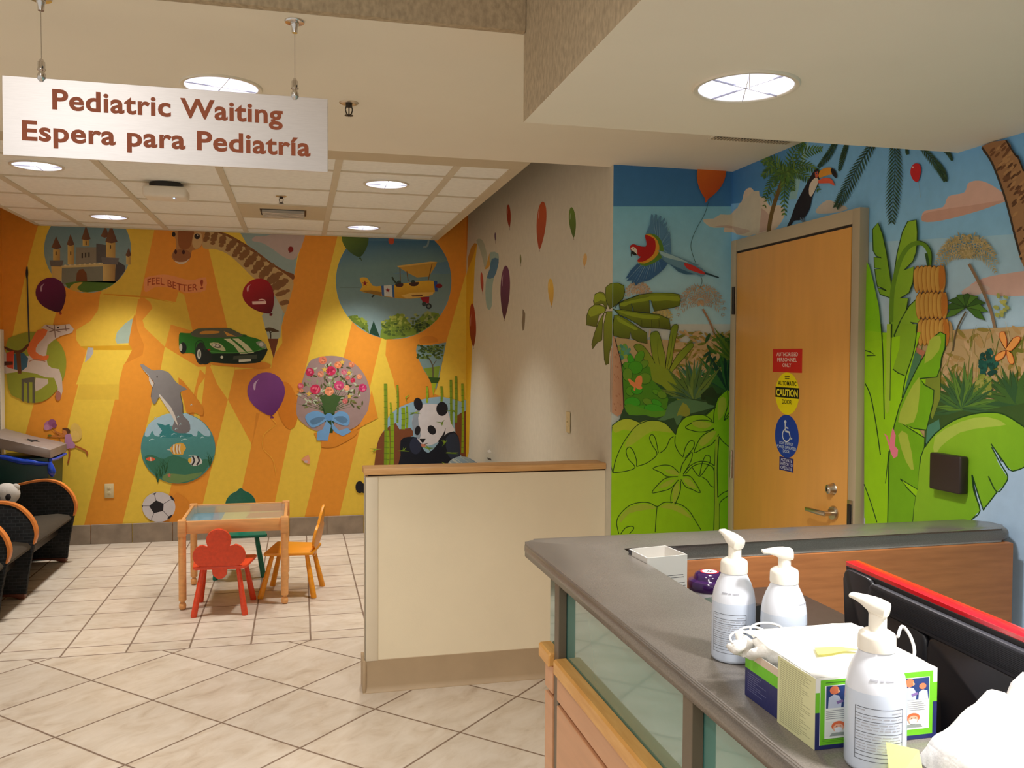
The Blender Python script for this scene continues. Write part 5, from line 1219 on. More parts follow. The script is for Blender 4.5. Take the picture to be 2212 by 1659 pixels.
for k in range(5):
    y = -.13+k*.052; b.box((-.145,y,-.030), (.155,y+.022,-.027), bev=.001)
    b.box((-.145,y+.018,-.030), (.155,y+.022,-.005))
b.obj('louvres', m_white, t, 35)
b = MB(); b.box((-.16,-.15,-.0052), (.17,.14,-.0045)); b.obj('throat', m_black, t, 0)
t = thing('slot_grille', 'narrow linear air grille in the plaster ceiling above the jungle wall', 'air vent', (1.90,3.48,ZP))
b = MB(); b.box((-.19,-.030,-.004), (.19,.030,-.001)); b.obj('frame', m_plaster, t, 0)
b = MB()
for k in range(26): b.box((-.175+k*.014,-.022,-.0075), (-.170+k*.014,.022,-.004))
b.obj('fins', m_border, t, 0)
b = MB(); b.box((-.178,-.023,-.0046), (.190-.005,.023,-.0041)); b.obj('slot', m_dark, t, 0)
# ================================================================== children's table and chairs
m_beech = mat('beech', (226,164,100), .35, var=.05, vscale=7, stretch=(1,8,8), bump=.03)
m_glass = mat('table_glass', (210,225,220), .03, var=.0, alpha=.28, coat=1.0)
t = thing('activity_table', 'small wooden play table with a glass top over a coloured tray', 'table', (-.405,6.12,0))
X0, X1, Y0, Y1 = -.715, -.093, 5.815, 6.435
b = None
for x, y in ((X0,Y0),(X1,Y0),(X0,Y1),(X1,Y1)):
    b = MB(); b.box((x-.025,y-.025,.462), (x+.025,y+.025,.566), bev=.005, seg=2)
    b.lathe([(.0235,.462),(.0235,.060),(.017,.054),(.013,.050),(.013,.046)], c=(x,y,0), seg=20)
    l = b.obj('leg', m_beech, t, 40, True)
    b = MB(); b.lathe([(.012,.046),(.019,.040),(.0225,.026),(.021,.010),(.014,.001),(0,0)], c=(x,y,0), seg=20); b.obj('ball_foot', m_beech, l, 50, True)
for a, c_ in (((X0+.02,Y0-.014,.478),(X1-.02,Y0+.006,.558)),((X0+.02,Y1-.006,.478),(X1-.02,Y1+.014,.558)),((X0-.014,Y0+.02,.478),(X0+.006,Y1-.02,.558)),((X1-.006,Y0+.02,.478),(X1+.014,Y1-.02,.558))):
    b = MB(); b.box(a, c_, bev=.003); b.obj('rail', m_beech, t, 40, True)
b = MB(); b.box((X0+.007,Y0+.007,.547), (X1-.007,Y1-.007,.552)); b.obj('glass_top', m_glass, t, 0, True)
b = MB(); z = .500; b.box((X0+.006,Y0+.006,z-.008), (X1-.006,Y1-.006,z), color=(226,206,160))
def tp(p, col, k=1): b.ngon([(x, y, z+.0004*k) for x, y in p], 0, col)
tp([(X0+.006,Y0+.006),(X0+.20,Y0+.006),(X0+.21,Y1-.006),(X0+.006,Y1-.006)], (64,150,190)); tp([(X0+.21,Y0+.3),(X1-.01,Y0+.3),(X1-.01,Y1-.01),(X0+.21,Y1-.01)], (214,206,130), 1)
tp([(X0+.36,Y0+.36),(X1-.02,Y0+.34),(X1-.02,Y1-.06),(X0+.38,Y1-.08)], (206,160,96), 2); tp([(X0+.22,Y0+.01),(X1-.01,Y0+.01),(X1-.01,Y0+.28),(X0+.5,Y0+.36),(X0+.3,Y0+.26),(X0+.22,Y0+.2)], (240,234,190), 2)
tp([(X0+.18,Y0+.02),(X0+.24,Y0+.02),(X0+.23,Y0+.12),(X0+.19,Y0+.14)], (240,140,90), 3)
for x, y, r in ((.05,.06,.03),(.09,.10,.04),(.13,.05,.03),(.06,.18,.03)): tp([(X0+x+r*cos(a*pi/6), Y0+y+r*sin(a*pi/6)) for a in range(12)], (170,214,230), 3)
b.obj('picture_tray', paint_mat('tray_print', .4, .4, .02), t, 0, True)

def child_chair(kind, color, label, loc, rz, dark=None):
    m = mat(kind+'_stained_wood', color, .38, var=.05, vscale=6, stretch=(8,1,8), bump=.03)
    t = thing('child_chair', label, 'chair', (loc[0], loc[1], 0), rz, "children's chairs at the play table")
    b = MB(); b.prism([(-.145,-.150),(.145,-.150),(.160,-.13),(.192,.150),(.180,.165),(-.180,.165),(-.192,.150),(-.160,-.13)], 2, .285, .305, bev=.005); b.obj('seat', m, t, 40)
    for x, y, fx, fy in ((-.105,-.10,-.150,-.155),(.105,-.10,.150,-.155),(-.12,.12,-.165,.190),(.12,.12,.165,.190)):
        b = MB(); b.tube([(x,y,.287),(x+(fx-x)*.5,y+(fy-y)*.5,.145),(fx,fy,.008),(fx+(fx-x)*.02,fy,.0)], [.0135,.017,.0195,.0175], 14); b.obj('leg', m, t, 50)
    def circ(cx, cz, r, a0, a1, n=14): return [(cx+r*cos(radians(a0+(a1-a0)*i/n)), cz+r*sin(radians(a0+(a1-a0)*i/n))) for i in range(n+1)]
    if kind == 'red':
        P_ = circ(0,.475,.074,-42,222) + circ(-.082,.375,.074,104,262)[0:] + [(-.045,.302),(-.043,.255)] + circ(0,.262,.040,190,350,8) + [(.043,.255),(.045,.302)] + circ(.082,.375,.074,-82,76)
    elif kind == 'green':
        P_ = [(-.018,.592)] + circ(0,.47,.112,100,262) + [(-.03,.352),(-.035,.26),(0,.245),(.035,.26),(.03,.352)] + circ(0,.47,.112,-82,80) + [(.018,.592),(0,.602)]
    else:
        P_ = [(0,.60),(-.03,.585),(-.06,.52),(-.075,.475),(-.13,.45),(-.15,.40),(-.13,.345),(-.07,.32),(-.04,.30),(-.035,.255),(0,.245),(.035,.255),(.04,.30),(.07,.32),(.13,.345),(.15,.40),(.13,.45),(.075,.475),(.06,.52),(.03,.585)]
    Mx = Matrix.Translation((0,-.135,.29)) @ Matrix.Rotation(radians(11), 4, 'X') @ Matrix.Translation((0,0,-.29))
    b = MB(); b.prism(P_, 1, -.0085, .0085, bev=.003, M=Mx); b.obj('backrest', m if dark is None else mat('pale_edge', dark, .4), t, 40)
    return t
child_chair('red', (222,70,32), 'small red wooden chair with a cloverleaf back, nearest of the play chairs', (-.470,5.775), radians(-3))
child_chair('green', (0,104,80), 'small dark green wooden chair with a round back behind the play table', (-.425,6.73), radians(182))
child_chair('yellow', (232,150,20), 'small yellow wooden chair seen side-on at the right of the play table', (-.030,6.085), radians(78))

# ================================================================== waiting seats along the left wall
def plaid_mat(name, c1, c2, c3):
    m = bpy.data.materials.new(name); m.use_nodes = True
    nt = m.node_tree; N = nt.nodes; p = N['Principled BSDF']
    tc = N.new('ShaderNodeTexCoord')
    br = N.new('ShaderNodeTexBrick'); br.inputs['Scale'].default_value = 11; br.offset = .5
    br.inputs['Color1'].default_value = L(c1); br.inputs['Color2'].default_value = L(c2); br.inputs['Mortar'].default_value = L(c3)
    br.inputs['Mortar Size'].default_value = .035; br.inputs['Mortar Smooth'].default_value = .6
    mp = N.new('ShaderNodeMapping'); mp.inputs['Rotation'].default_value = (radians(90),0,0)
    nt.links.new(tc.outputs['Object'], mp.inputs[0]); nt.links.new(mp.outputs[0], br.inputs['Vector'])
    n = N.new('ShaderNodeTexNoise'); n.inputs['Scale'].default_value = 14; nt.links.new(tc.outputs['Object'], n.inputs['Vector'])
    mx = N.new('ShaderNodeMix'); mx.data_type = 'RGBA'; mx.inputs[7].default_value = L(c3)
    mr = N.new('ShaderNodeMapRange'); mr.inputs['From Min'].default_value = .5; mr.inputs['From Max'].default_value = .75; mr.inputs['To Max'].default_value = .6
    nt.links.new(n.outputs[0], mr.inputs[0]); nt.links.new(mr.outputs[0], mx.inputs[0]); nt.links.new(br.outputs['Color'], mx.inputs[6])
    nt.links.new(mx.outputs[2], p.inputs['Base Color']); p.inputs['Roughness'].default_value = .9; p.inputs['Specular IOR Level'].default_value = .2
    return m
m_plaid = plaid_mat('dark_woven_upholstery', (32,34,36), (42,42,42), (54,56,58))
m_seat = mat('olive_seat_fabric', (58,48,32), .85, var=.06, vscale=20)
m_cherry = mat('stained_wood_edge', (222,132,62), .35, var=.05, vscale=9)
m_darkwood = mat('dark_red_wood', (104,50,26), .4, var=.06)
m_blackfab = mat('black_fabric', (28,26,26), .9, var=.05)
ARM = [(-2.33,.53),(-2.222,.564),(-2.12,.592),(-2.03,.616),(-1.933,.633),(-1.854,.631),(-1.783,.605),(-1.728,.554),(-1.692,.494),(-1.677,.425),(-1.688,.357),(-1.700,.300),(-1.719,.20),(-1.734,.10),(-1.740,.03),(-2.33,.03)]
def tandem(y_arms, label):
    y0 = y_arms[-1]; t = thing('waiting_bench', label, 'chair', (-2.0,(y_arms[0]+y0)/2,0))
    for y in y_arms:
        b = MB(); b.prism(catmull(ARM[:13], 3, False)+ARM[13:], 1, y-.020, y+.020, bev=.004); a = b.obj('arm_panel', m_plaid, t, 50, True)
        top = catmull([(x, z) for x, z in ARM[0:11]], 5, False)
        b = MB(); n = len(top)
        out, inn = [], []
        for i, (x, z) in enumerate(top):
            p, q = top[max(i-1,0)], top[min(i+1,n-1)]; dx, dz = q[0]-p[0], q[1]-p[1]; h = hypot(dx, dz)
            w = .006*min(1, (n-1-i)/6+.2); out.append((x-dz/h*w*1.6, z+dx/h*w*1.6)); inn.append((x+dz/h*.006, z-dx/h*.006))
        b.prism(out+inn[::-1], 1, y-.026, y+.026, bev=.0025); b.obj('wood_edge', m_cherry, a, 50, True)
        b = MB(); b.prism([(-2.28,0),(-2.20,0),(-2.14,.016),(-1.95,.034),(-1.82,.022),(-1.775,0),(-1.752,0),(-1.744,.012),(-1.75,.034),(-2.28,.045)], 1, y-.028, y+.028, bev=.003); b.obj('sled_foot', m_darkwood, a, 50, True)
    for ya, yb in zip(y_arms, y_arms[1:]):
        lo, hi = yb+.021, ya-.021
        b = MB(); b.prism([(-2.28,.27),(-1.735,.318),(-1.708,.328),(-1.702,.345),(-1.722,.368),(-1.80,.380),(-2.28,.345)], 1, lo, hi, bev=.006); b.obj('seat', m_seat, t, 50, True)
        b = MB(); b.prism([(-2.20,.40),(-2.345,.80),(-2.352,.78),(-2.29,.36)], 1, lo+.004, hi-.004, bev=.004); b.obj('back_cushion', m_plaid, t, 50, True)
        for xa in (-2.27, -1.86):
            b = MB(); b.box((xa,lo,.22), (xa+.06,hi,.27 if xa < -2 else .305)); b.obj('crossbar', m_dark, t, 0, True)
    return t
tandem([7.36,6.31,5.76,5.20], 'row of dark upholstered waiting seats with curved wood-edged arm panels along the left')

# armchair behind the low wall
t = thing('armchair', 'upholstered chair with a blue plaid back, only its top showing behind the half wall', 'chair', (1.30,6.93,0), 0)
m_blueplaid = plaid_mat('blue_plaid_upholstery', (84,104,118), (104,112,108), (140,140,124))
b = MB(); prof = [(1.34,.38),(1.23,.56),(1.185,.64),(1.20,.72),(1.26,.762),(1.34,.765),(1.41,.735),(1.46,.68),(1.47,.60),(1.47,.36)]
b.prism(catmull(prof[:-2], 3, False)+prof[-2:], 1, 6.67, 7.19, bev=.012, seg=3); b.obj('backrest', m_blueplaid, t, 60, True)
b = MB(); b.box((.88,6.67,.30), (1.34,7.19,.42), bev=.02, seg=3); b.obj('seat', m_seat, t, 50, True)
for y in (6.63, 7.23):
    b = MB(); b.prism([(.86,.03),(1.47,.03),(1.47,.56),(1.2,.61),(.98,.61),(.88,.56),(.85,.45)], 1, y-.02, y+.02, bev=.005); b.obj('arm_panel', m_plaid, t, 50, True)
    b = MB(); b.box((.88,y-.025,0), (1.44,y+.025,.03), bev=.003); b.obj('sled_foot', m_darkwood, t, 40, True)

# recycling bin and soft toy
t = thing('recycling_bin', 'dark green bin with a grey lid and blue liner in the back left corner', 'bin', (-2.06,7.62,0), 0)
b = MB(); b.prism([(-2.26,0),(-1.915,0),(-1.885,.80),(-2.29,.80)], 1, 7.44, 7.88, bev=.012, seg=2); b.obj('body', mat('dark_green_plastic', (6,58,54), .4, var=.03), t, 40, True)
b = MB(); b.prism([(-2.32,.90),(-1.872,.795),(-1.866,.80),(-1.866,.862),(-1.90,.878),(-2.10,.925),(-2.32,.995)], 1, 7.415, 7.905, bev=.008, seg=2); b.obj('lid', mat('grey_bin_lid', (138,124,116), .5, var=.03), t, 40, True)
b = MB()
rr = random.Random(4); pts = []
for i in range(25):
    u = i/24; pts.append((-2.28+.40*u, 7.425, .85-.085*u-.012-.014*sin(u*pi)+rr.uniform(-.003,.003)))
b.tube(pts, [.012+.012*sin(pi*i/24) for i in range(25)], 8)
b.tube([(-1.876,7.43,.765),(-1.868,7.425,.73),(-1.858,7.42,.69),(-1.856,7.425,.655)], [.014,.024,.030,.012], 10)
b.tube([(-1.872,7.44,.78),(-1.870,7.6,.772),(-1.872,7.88,.78)], .013, 8)
b.obj('liner', mat('blue_liner_plastic', (30,70,190), .25, var=.05), t, 60, True)
b = MB(); P_ = [(cos(a)*r*.075-2.06, sin(a)*r*.10+7.66) for a, r in [(i*pi/5, (1,.45)[i % 2]*rr.uniform(.8,1.1)) for i in range(10)]]
Ml = Matrix.Identity(4); b.ngon([(x, y, .9175-(x+2.06)*.20) for x, y in P_]); b.obj('lid_opening', m_blackfab, t, 0, True)

t = thing('soft_toy', 'black and white soft toy on the seat below the green bin', 'toy', (-2.05,6.98,.3665), 0)
m_plushw = mat('white_plush', (206,200,192), .95, var=.05, bump=.6, bscale=300); m_plushb = mat('black_plush', (30,28,30), .95, var=.05, bump=.6, bscale=300)
def blob(b, c, r, mi=0, M=None, seg=20):
    pr = [(sin(pi*i/12), -cos(pi*i/12)) for i in range(13)]
    b.lathe([(x, z) for x, z in pr], seg=seg, mi=mi, M=Matrix.Translation(c) @ (M or Matrix.Identity(4)) @ Matrix.Diagonal((*r, 1)))
b = MB(); blob(b, (0,0,.085), (.095,.085,.088)); b.obj('body', m_plushb, t, 60)
b = MB(); blob(b, (0,0,.225), (.090,.082,.080)); b.obj('head', m_plushw, t, 60)
b = MB(); blob(b, (-.03,-.065,.215), (.02,.02,.026)); blob(b, (.03,-.065,.215), (.02,.02,.026)); blob(b, (0,-.085,.185), (.012,.01,.008)); b.obj('face_patches', m_plushb, t, 60)
for s_ in (-1, 1):
    b = MB(); blob(b, (s_*.062,0,.272), (.028,.018,.028)); b.obj('ear', m_plushw, t, 60)
    b = MB(); blob(b, (s_*.085,-.04,.09), (.034,.034,.06)); b.obj('arm', m_plushw, t, 60)
    b = MB(); blob(b, (s_*.055,-.10,.035), (.036,.06,.035)); b.obj('leg', m_plushw, t, 60)
# ================================================================== reception desk
def counter_mat():
    m = mat('grey_speckled_laminate', (112,106,100), .24, var=.04, vscale=6, bump=.02, bscale=300)
    nt = m.node_tree; N = nt.nodes; p = N['Principled BSDF']
    tc = N.new('ShaderNodeTexCoord'); v = N.new('ShaderNodeTexNoise'); v.inputs['Scale'].default_value = 420; v.inputs['Detail'].default_value = 2
    nt.links.new(tc.outputs['Object'], v.inputs['Vector'])
    mr = N.new('ShaderNodeMapRange'); mr.inputs['From Min'].default_value = .35; mr.inputs['From Max'].default_value = .65; mr.inputs['To Min'].default_value = .88; mr.inputs['To Max'].default_value = 1.14
    nt.links.new(v.outputs[0], mr.inputs[0])
    old = p.inputs['Base Color'].links[0].from_socket
    mx = N.new('ShaderNodeMix'); mx.data_type = 'RGBA'; mx.blend_type = 'MULTIPLY'; mx.inputs[0].default_value = 1
    nt.links.new(old, mx.inputs[6]); nt.links.new(mr.outputs[0], mx.inputs[7]); nt.links.new(mx.outputs[2], p.inputs['Base Color'])
    return m
m_counter = counter_mat()
m_post = mat('bronze_post_paint', (112,100,84), .4, .3, var=.02)
m_teal = mat('back_painted_teal_glass', (92,146,136), .04, var=.01, coat=1.0, spec=.9)
m_panel = mat('maple_laminate_panel', (212,158,118), .38, var=.03, vscale=5, stretch=(8,1,8))
m_rail = mat('maple_rail', (232,178,102), .35, var=.05, vscale=9, stretch=(8,1,8), col2=(214,152,78))
m_oak = mat('brown_wood_laminate', (178,112,62), .45, var=.05, vscale=10, stretch=(.8,8,8), col2=(160,98,52), bump=.05, bscale=80)
m_work = mat('dark_worktop_laminate', (70,60,54), .4, var=.05, vscale=30)
ZC = 1.09
t = thing('reception_desk', 'L-shaped reception desk with grey counter, teal glass panels and maple front', 'desk', (.72,1.4,0))
def rnd_corner(pts, rads, n=6):
    out = []; m = len(pts)
    for i, (p, r) in enumerate(zip(pts, rads)):
        if r == 0: out.append(p); continue
        a = Vector(pts[i-1]); c = Vector(pts[(i+1) % m]); p = Vector(p); u = (a-p).normalized(); v = (c-p).normalized()
        for k in range(n+1):
            s_ = k/n; q = (p+u*r)*(1-s_)**2 + p*2*s_*(1-s_) + (p+v*r)*s_**2; out.append((q.x, q.y))
    return out
b = MB()
top = rnd_corner([(.604,-.8),(.822,-.8),(.822,2.212),(2.105,2.212),(2.105,2.368),(.604,2.368)], [0,0,0,.05,.05,.035])
b.prism(top, 2, ZC-.040, ZC, bev=.017, seg=5); b.obj('countertop', m_counter, t, 60, True)
# carcass
b = MB(); b.box((.648,-.75,.0), (.795,2.13,ZC-.041)); b.obj('carcass', m_oak, t, 0, True)
b = MB(); b.box((.80,2.196,0), (2.085,2.330,ZC-.041), bev=.004); b.obj('back_panel', m_oak, t, 35, True)
b = MB(); b.box((.80,-.75,0), (.808,2.19,ZC-.041)); b.obj('inner_panel', m_oak, t, 0, True)
PY = [2.050, 1.305, .56, -.185]
for y in PY:
    b = MB(); b.box((.612,y-.018,0), (.6325,y+.018,ZC-.041), bev=.0012, seg=1); b.obj('post', m_post, t, 35, True)
segs = [(2.070,2.165)]+[(PY[i+1]+.020, PY[i]-.020) for i in range(3)]+[(-.75,-.205)]
for y0, y1 in segs:
    b = MB(); b.box((.6335,y0-.019,.845), (.6415,min(y1+.019,2.18),ZC-.041)); b.obj('glass_panel', m_teal, t, 0, True)
    b = MB(); b.prism([(.598,.833),(.634,.833),(.634,.862),(.630,.867),(.603,.867),(.598,.862)], 1, y0, y1, bev=.003, seg=1); b.obj('rail', m_rail, t, 0, True)
    b = MB(); b.box((.608,y0,.764), (.640,y1-(.03 if y1 > 2.1 else 0),.832), bev=.0015, seg=1); b.obj('upper_panel', m_panel, t, 35, True)
    b = MB(); b.box((.608,y0,.02), (.640,y1-(.03 if y1 > 2.1 else 0),.752), bev=.0015, seg=1); b.obj('lower_panel', m_panel, t, 35, True)
# front facing the half wall
b = MB(); b.box((.80,2.331,.02), (2.07,2.345,ZC-.041), bev=.002); b.obj('public_panel', m_panel, t, 35, True)
t2 = thing('worktop', 'dark worktop of the desk inside the counter', 'worktop', (1.06,1.6,0))
b = MB(); b.prism(rnd_corner([(.812,-.7),(1.30,-.7),(1.315,2.188),(.812,2.188)], [0,0,.03,0]), 2, .935, .965, bev=.004); b.obj('worktop_board', m_work, t2, 40, True)
b = MB(); b.box((.86,.0,0), (1.25,.03,.934)); b.obj('support_panel', m_oak, t2, 0, True)
b = MB(); b.box((.86,1.9,0), (1.25,1.93,.934)); b.obj('support_panel', m_oak, t2, 0, True)
b = MB()
b = MB(); x, y, r = 1.20, 1.98, .006; b.lathe([(r*1.4,.0006),(r*1.1,.0010),(r*.6,.0004),(0,.0004)], c=(x,y,.965), seg=14)
b.obj('cable_hole', m_black, t2, 40, True)

# ------------------------------------------------------------------ foam soap bottles
m_bottle = mat('frosted_bottle', (226,230,240), .32, var=.0, sss=.25, coat=.2)
m_liquid = mat('clear_gel_filled_bottle', (204,214,230), .28, var=.0, sss=.25, coat=.2)
m_pump = mat('ivory_pump_plastic', (244,238,226), .35, var=.0, sss=.15)
m_print = mat('black_label_print', (66,66,74), .5, var=.0)
m_labelw = mat('white_label', (222,222,224), .5, var=.0)
def bottle(label, x, y, rz, nozzle, tilt, fill=.105, press=0.0):
    t = thing('foam_soap_bottle', label, 'bottle', (x, y, ZC), rz, 'foam soap bottles on the counter')
    R = .0365
    prof = [(0,0),(R-.005,0),(R-.001,.002),(R,.006),(R,.085),(R-.0005,.100),(R-.003,.116),(R-.008,.130),(R-.0135,.141),(.0205,.148),(.0195,.150)]
    b = MB(); b.lathe(prof, seg=40)
    b.bm.faces.ensure_lookup_table()
    for f in b.bm.faces: f.material_index = 1 if f.calc_center_median().z < fill else 0
    b.obj('bottle_body', [m_bottle, m_liquid], t, 60)
    b = MB(); b.lathe([(.0195,.146),(.0225,.147),(.0228,.150),(.0225,.163),(.0215,.167),(.016,.1705),(.0115,.171),(0,.171)], seg=36); b.obj('collar', m_pump, t, 50)
    zz = .171-press
    b = MB(); b.lathe([(.0100,.170),(.0100,zz+.021),(.0108,zz+.0215),(.0108,zz+.024)], seg=28)
    b.tube([(.0095,0,.169),(.0095,0,zz+.020)], .0022, 8)
    b.obj('stem', m_pump, t, 50)
    # broad duckbill nozzle pointing along local +x, turned by nozzle
    Mn = Matrix.Rotation(nozzle, 4, 'Z') @ Matrix.Translation((0,0,zz+.022)) @ Matrix.Rotation(-tilt, 4, 'Y')
    secs = [(-.0125,.0090,-.002,.0125),(-.0108,.0122,-.003,.0150),(0,.0134,-.002,.0165),(.009,.0126,.000,.0165),(.018,.0104,.0045,.0158),(.027,.0086,.0075,.0145),(.0345,.0078,.0080,.0135),(.0358,.0066,.0088,.0128)]
    b = MB(); rings = []
    for sx, w, z0, z1 in secs:
        rg = []
        for k in range(16):
            a = 2*pi*k/16; ca, sa = cos(a), sin(a); ex = .55
            rg.append(b.bm.verts.new(Mn @ Vector((sx, w*(abs(ca)**ex)*(1 if ca >= 0 else -1), (z0+z1)/2+(z1-z0)/2*(abs(sa)**ex)*(1 if sa >= 0 else -1)))))
        rings.append(rg)
    for A, B in zip(rings, rings[1:]):
        for k in range(16): b.bm.faces.new([A[k], A[(k+1) % 16], B[(k+1) % 16], B[k]])
    b.bm.faces.new(rings[0]); b.bm.faces.new(rings[-1][::-1]); bmesh.ops.recalc_face_normals(b.bm, faces=b.bm.faces[:])
    b.obj('pump_head', m_pump, t, 45)
    # printed panel wrapped on the body, facing local -y
    def wr(u, v, off=.00025): a = -pi/2+u/R; return Vector(((R+off)*cos(a), (R+off)*sin(a), v))
    b = MB()
    def bar(u0, u1, v, th, mi=0):
        n = max(1, int((u1-u0)/.004))
        for i in range(n):
            a, c_ = u0+(u1-u0)*i/n, u0+(u1-u0)*(i+1)/n
            b.face([wr(a,v-th/2), wr(c_,v-th/2), wr(c_,v+th/2), wr(a,v+th/2)], mi)
    for v in (.0830,.0745,.0670,.0525,.0420,.0285,.0235,.0180): bar(-.033,.028,v,.0006)
    for u in (-.033,.0275): b.face([wr(u,.018), wr(u+.0006,.018), wr(u+.0006,.0833), wr(u,.0833)])
    r_ = random.Random(11)
    for v in (.0710,.0640,.0605,.0570,.0490,.0455,.0385,.0350,.0318):
        k = 1; u = -.031
        while u < .021:
            w = r_.uniform(.004,.012); bar(u, min(u+w,.024), v, .0011, 1); u += w+.0016
    bar(.012,.025,.0785,.0012,1); bar(-.031,-.020,.0800,.0012,1)
    b.obj('label_print', [m_print, mat('grey_small_print', (128,130,140), .5, var=0)] if not hasattr(bottle, 'gp') else [m_print, bottle.gp], t, 0)
    b = MB()
    def sh(u, v): 
        rr_ = R-.0040+.0003; a = -pi/2+u/rr_; return Vector((rr_*cos(a), rr_*sin(a), v))
    u = -.014
    for w in (.0095,.0045,.0105):
        n = 3
        for i in range(n):
            a, c_ = u+w*i/n, u+w*(i+1)/n
            b.face([sh(a,.1165)+Vector((0,0,0)), sh(c_,.1165), sh(c_,.1185)*1, sh(a,.1185)])
        u += w+.002
    for v in b.bm.verts:
        q = Vector((v.co.x, v.co.y)); rad = (R-.003-.005*max(0,(v.co.z-.116))/.014)+.0006; q = q.normalized()*rad; v.co.x, v.co.y = q.x, q.y
    b.obj('shoulder_print', bottle.gp if hasattr(bottle,'gp') else m_print, t, 0)
    return t
bottle.gp = mat('grey_small_print', (168,170,180), .5, var=0)
bottle('white foam soap bottle farthest along the counter, its pump head raised toward the door', .716, 1.350, radians(-38), radians(144), radians(16))
bottle('white foam soap bottle with its nozzle level, between the farthest bottle and the mask boxes', .764, 1.272, radians(38), radians(128), radians(-2), press=.006)
bottle('white foam soap bottle nearest the camera, in front of the open mask box', .702, .952, radians(-24), radians(150), radians(10))

# ------------------------------------------------------------------ mask boxes
m_boxp = paint_mat('mask_box_print', .4, .4, .0)
WH, LIME, NAVY, CREAM = (236,236,232), (112,196,40), (38,44,100), (216,216,168)
def mask_box(label, x0, x1, y0, y1, h, kind):
    t = thing('mask_box', label, 'box', ((x0+x1)/2, (y0+y1)/2, ZC), 0, 'open boxes of face masks on the counter')
    b = MB(); z0, z1 = ZC+.0005, ZC+h; th = .0015
    b.box((x0,y0,z0), (x1,y0+th,z1), color=WH); b.box((x0,y1-th,z0), (x1,y1,z1), color=WH); b.box((x0,y0+th,z0), (x0+th,y1-th,z1), color=WH); b.box((x1-th,y0+th,z0), (x1,y1-th,z1), color=WH); b.box((x0+th,y0+th,z0), (x1-th,y1-th,z0+th), color=WH)
    k_ = [0]
    def F(u, v, k): return Vector((x0+(x1-x0)*u, y0-.00012*k, z0+(z1-z0)*v))     # front, facing the camera
    def S_(u, v, k): return Vector((x0-.00012*k, y1-(y1-y0)*u, z0+(z1-z0)*v))     # left side
    def R(fn, u0, v0, u1, v1, col, k=1): b.ngon([fn(u0,v0,k), fn(u1,v0,k), fn(u1,v1,k), fn(u0,v1,k)], 0, col)
    def G(fn, pts, col, k=3): b.ngon([fn(u, v, k) for u, v in pts], 0, col)
    def El(fn, cu, cv, ru, rv, col, k=3): G(fn, [(cu+ru*cos(a*pi/8), cv+rv*sin(a*pi/8)) for a in range(16)], col, k)
    r_ = random.Random(9)
    if kind == 'front':
        R(F,0,0,1,.06,NAVY); R(F,.0,.06,.035,.52,NAVY); R(F,0,.52,.035,.80,LIME); R(F,.965,.06,1,.52,NAVY); R(F,.965,.52,1,.80,LIME)
        R(F,.04,.06,.965,.97,LIME,1); R(F,.075,.145,.935,.89,(236,240,236),2)
        for c0 in (.085,.385,.70):
            R(F,c0,.57,c0+.23,.88,(40,64,124),3); s = 1 if c0 < .2 else 0
            G(F,[(c0+.015,.57),(c0+.02,.72),(c0+.06,.76),(c0+.10,.74),(c0+.125,.66),(c0+.12,.57)],(196,204,226),4); El(F,c0+.065,.82,.038,.060,(236,130,90),5); G(F,[(c0+.09,.84),(c0+.11,.80),(c0+.095,.77)],(240,180,140),6)
            G(F,[(c0+.14,.57),(c0+.145,.68),(c0+.18,.71),(c0+.215,.69),(c0+.225,.57)],(206,212,226),4); El(F,c0+.175,.76,.030,.045,(236,130,90),5); G(F,[(c0+.09,.62),(c0+.14,.65),(c0+.13,.68),(c0+.08,.66)],(136,110,170),6)
            for q in range(5): R(F,c0,.53-q*.028,c0+r_.uniform(.17,.22),.538-q*.028,(140,142,150),3)
            R(F,c0,.17,c0+.20,.385,(226,230,228),3); G(F,[(c0+.03,.175),(c0+.05,.22),(c0+.16,.22),(c0+.18,.175)],(150,160,156),4); El(F,c0+.10,.315,.056,.068,(228,110,66),5); El(F,c0+.10,.285,.043,.062,(240,180,152),6); G(F,[(c0+.066,.285),(c0+.10,.300),(c0+.134,.285),(c0+.126,.235),(c0+.10,.222),(c0+.074,.235)],(230,234,242),7); El(F,c0+.085,.312,.006,.006,(60,60,80),8); El(F,c0+.115,.312,.006,.006,(60,60,80),8)
        R(F,.36,.400,.50,.412,(120,120,130),3); R(F,.62,.400,.72,.412,(120,120,130),3)
        for q in range(3): R(F,.06,.135-q*.022,.06+r_.uniform(.5,.85),.141-q*.022,(80,140,40),2)
        R(F,.08,.925,.34,.935,(60,110,40),3)
        R(S_,0,0,1,1,CREAM,1)
        for q in range(32): R(S_,.06,.95-q*.029,.06+r_.uniform(.55,.86),.958-q*.029,(160,160,122),2)
    else:
        R(S_,0,0,1,.60,NAVY,1); R(S_,0,.60,1,.84,LIME,1); R(S_,0,.84,1,1,(216,196,176),1)
        for q in range(9): R(S_,.08,.52-q*.045,.08+r_.uniform(.25,.6),.53-q*.045,(120,124,160),2)
    b.obj('carton', m_boxp, t, 0, True)
    return t
bx = mask_box('open mask box with green picture panels and a cream side, behind the nearest bottle', .650, .834, 1.003, 1.095, .0945, 'front')
b = MB(); pts = []
NX, NY = 14, 12; grid = []
rr = random.Random(2)
for j in range(NY+1):
    row = []
    for i in range(NX+1):
        u, v = i/NX, j/NY; x = .651+.182*u+.012*v*v*(1-u)*0; y = 1.004+.190*v
        z = ZC+.0952+.006*sin(pi*v)*sin(pi*min(1,u*1.1))+.004*v+rr.uniform(-.0004,.0004)
        if v > .5: x += .004*sin(v*9)
        row.append(b.bm.verts.new((x, y, z)))
    grid.append(row)
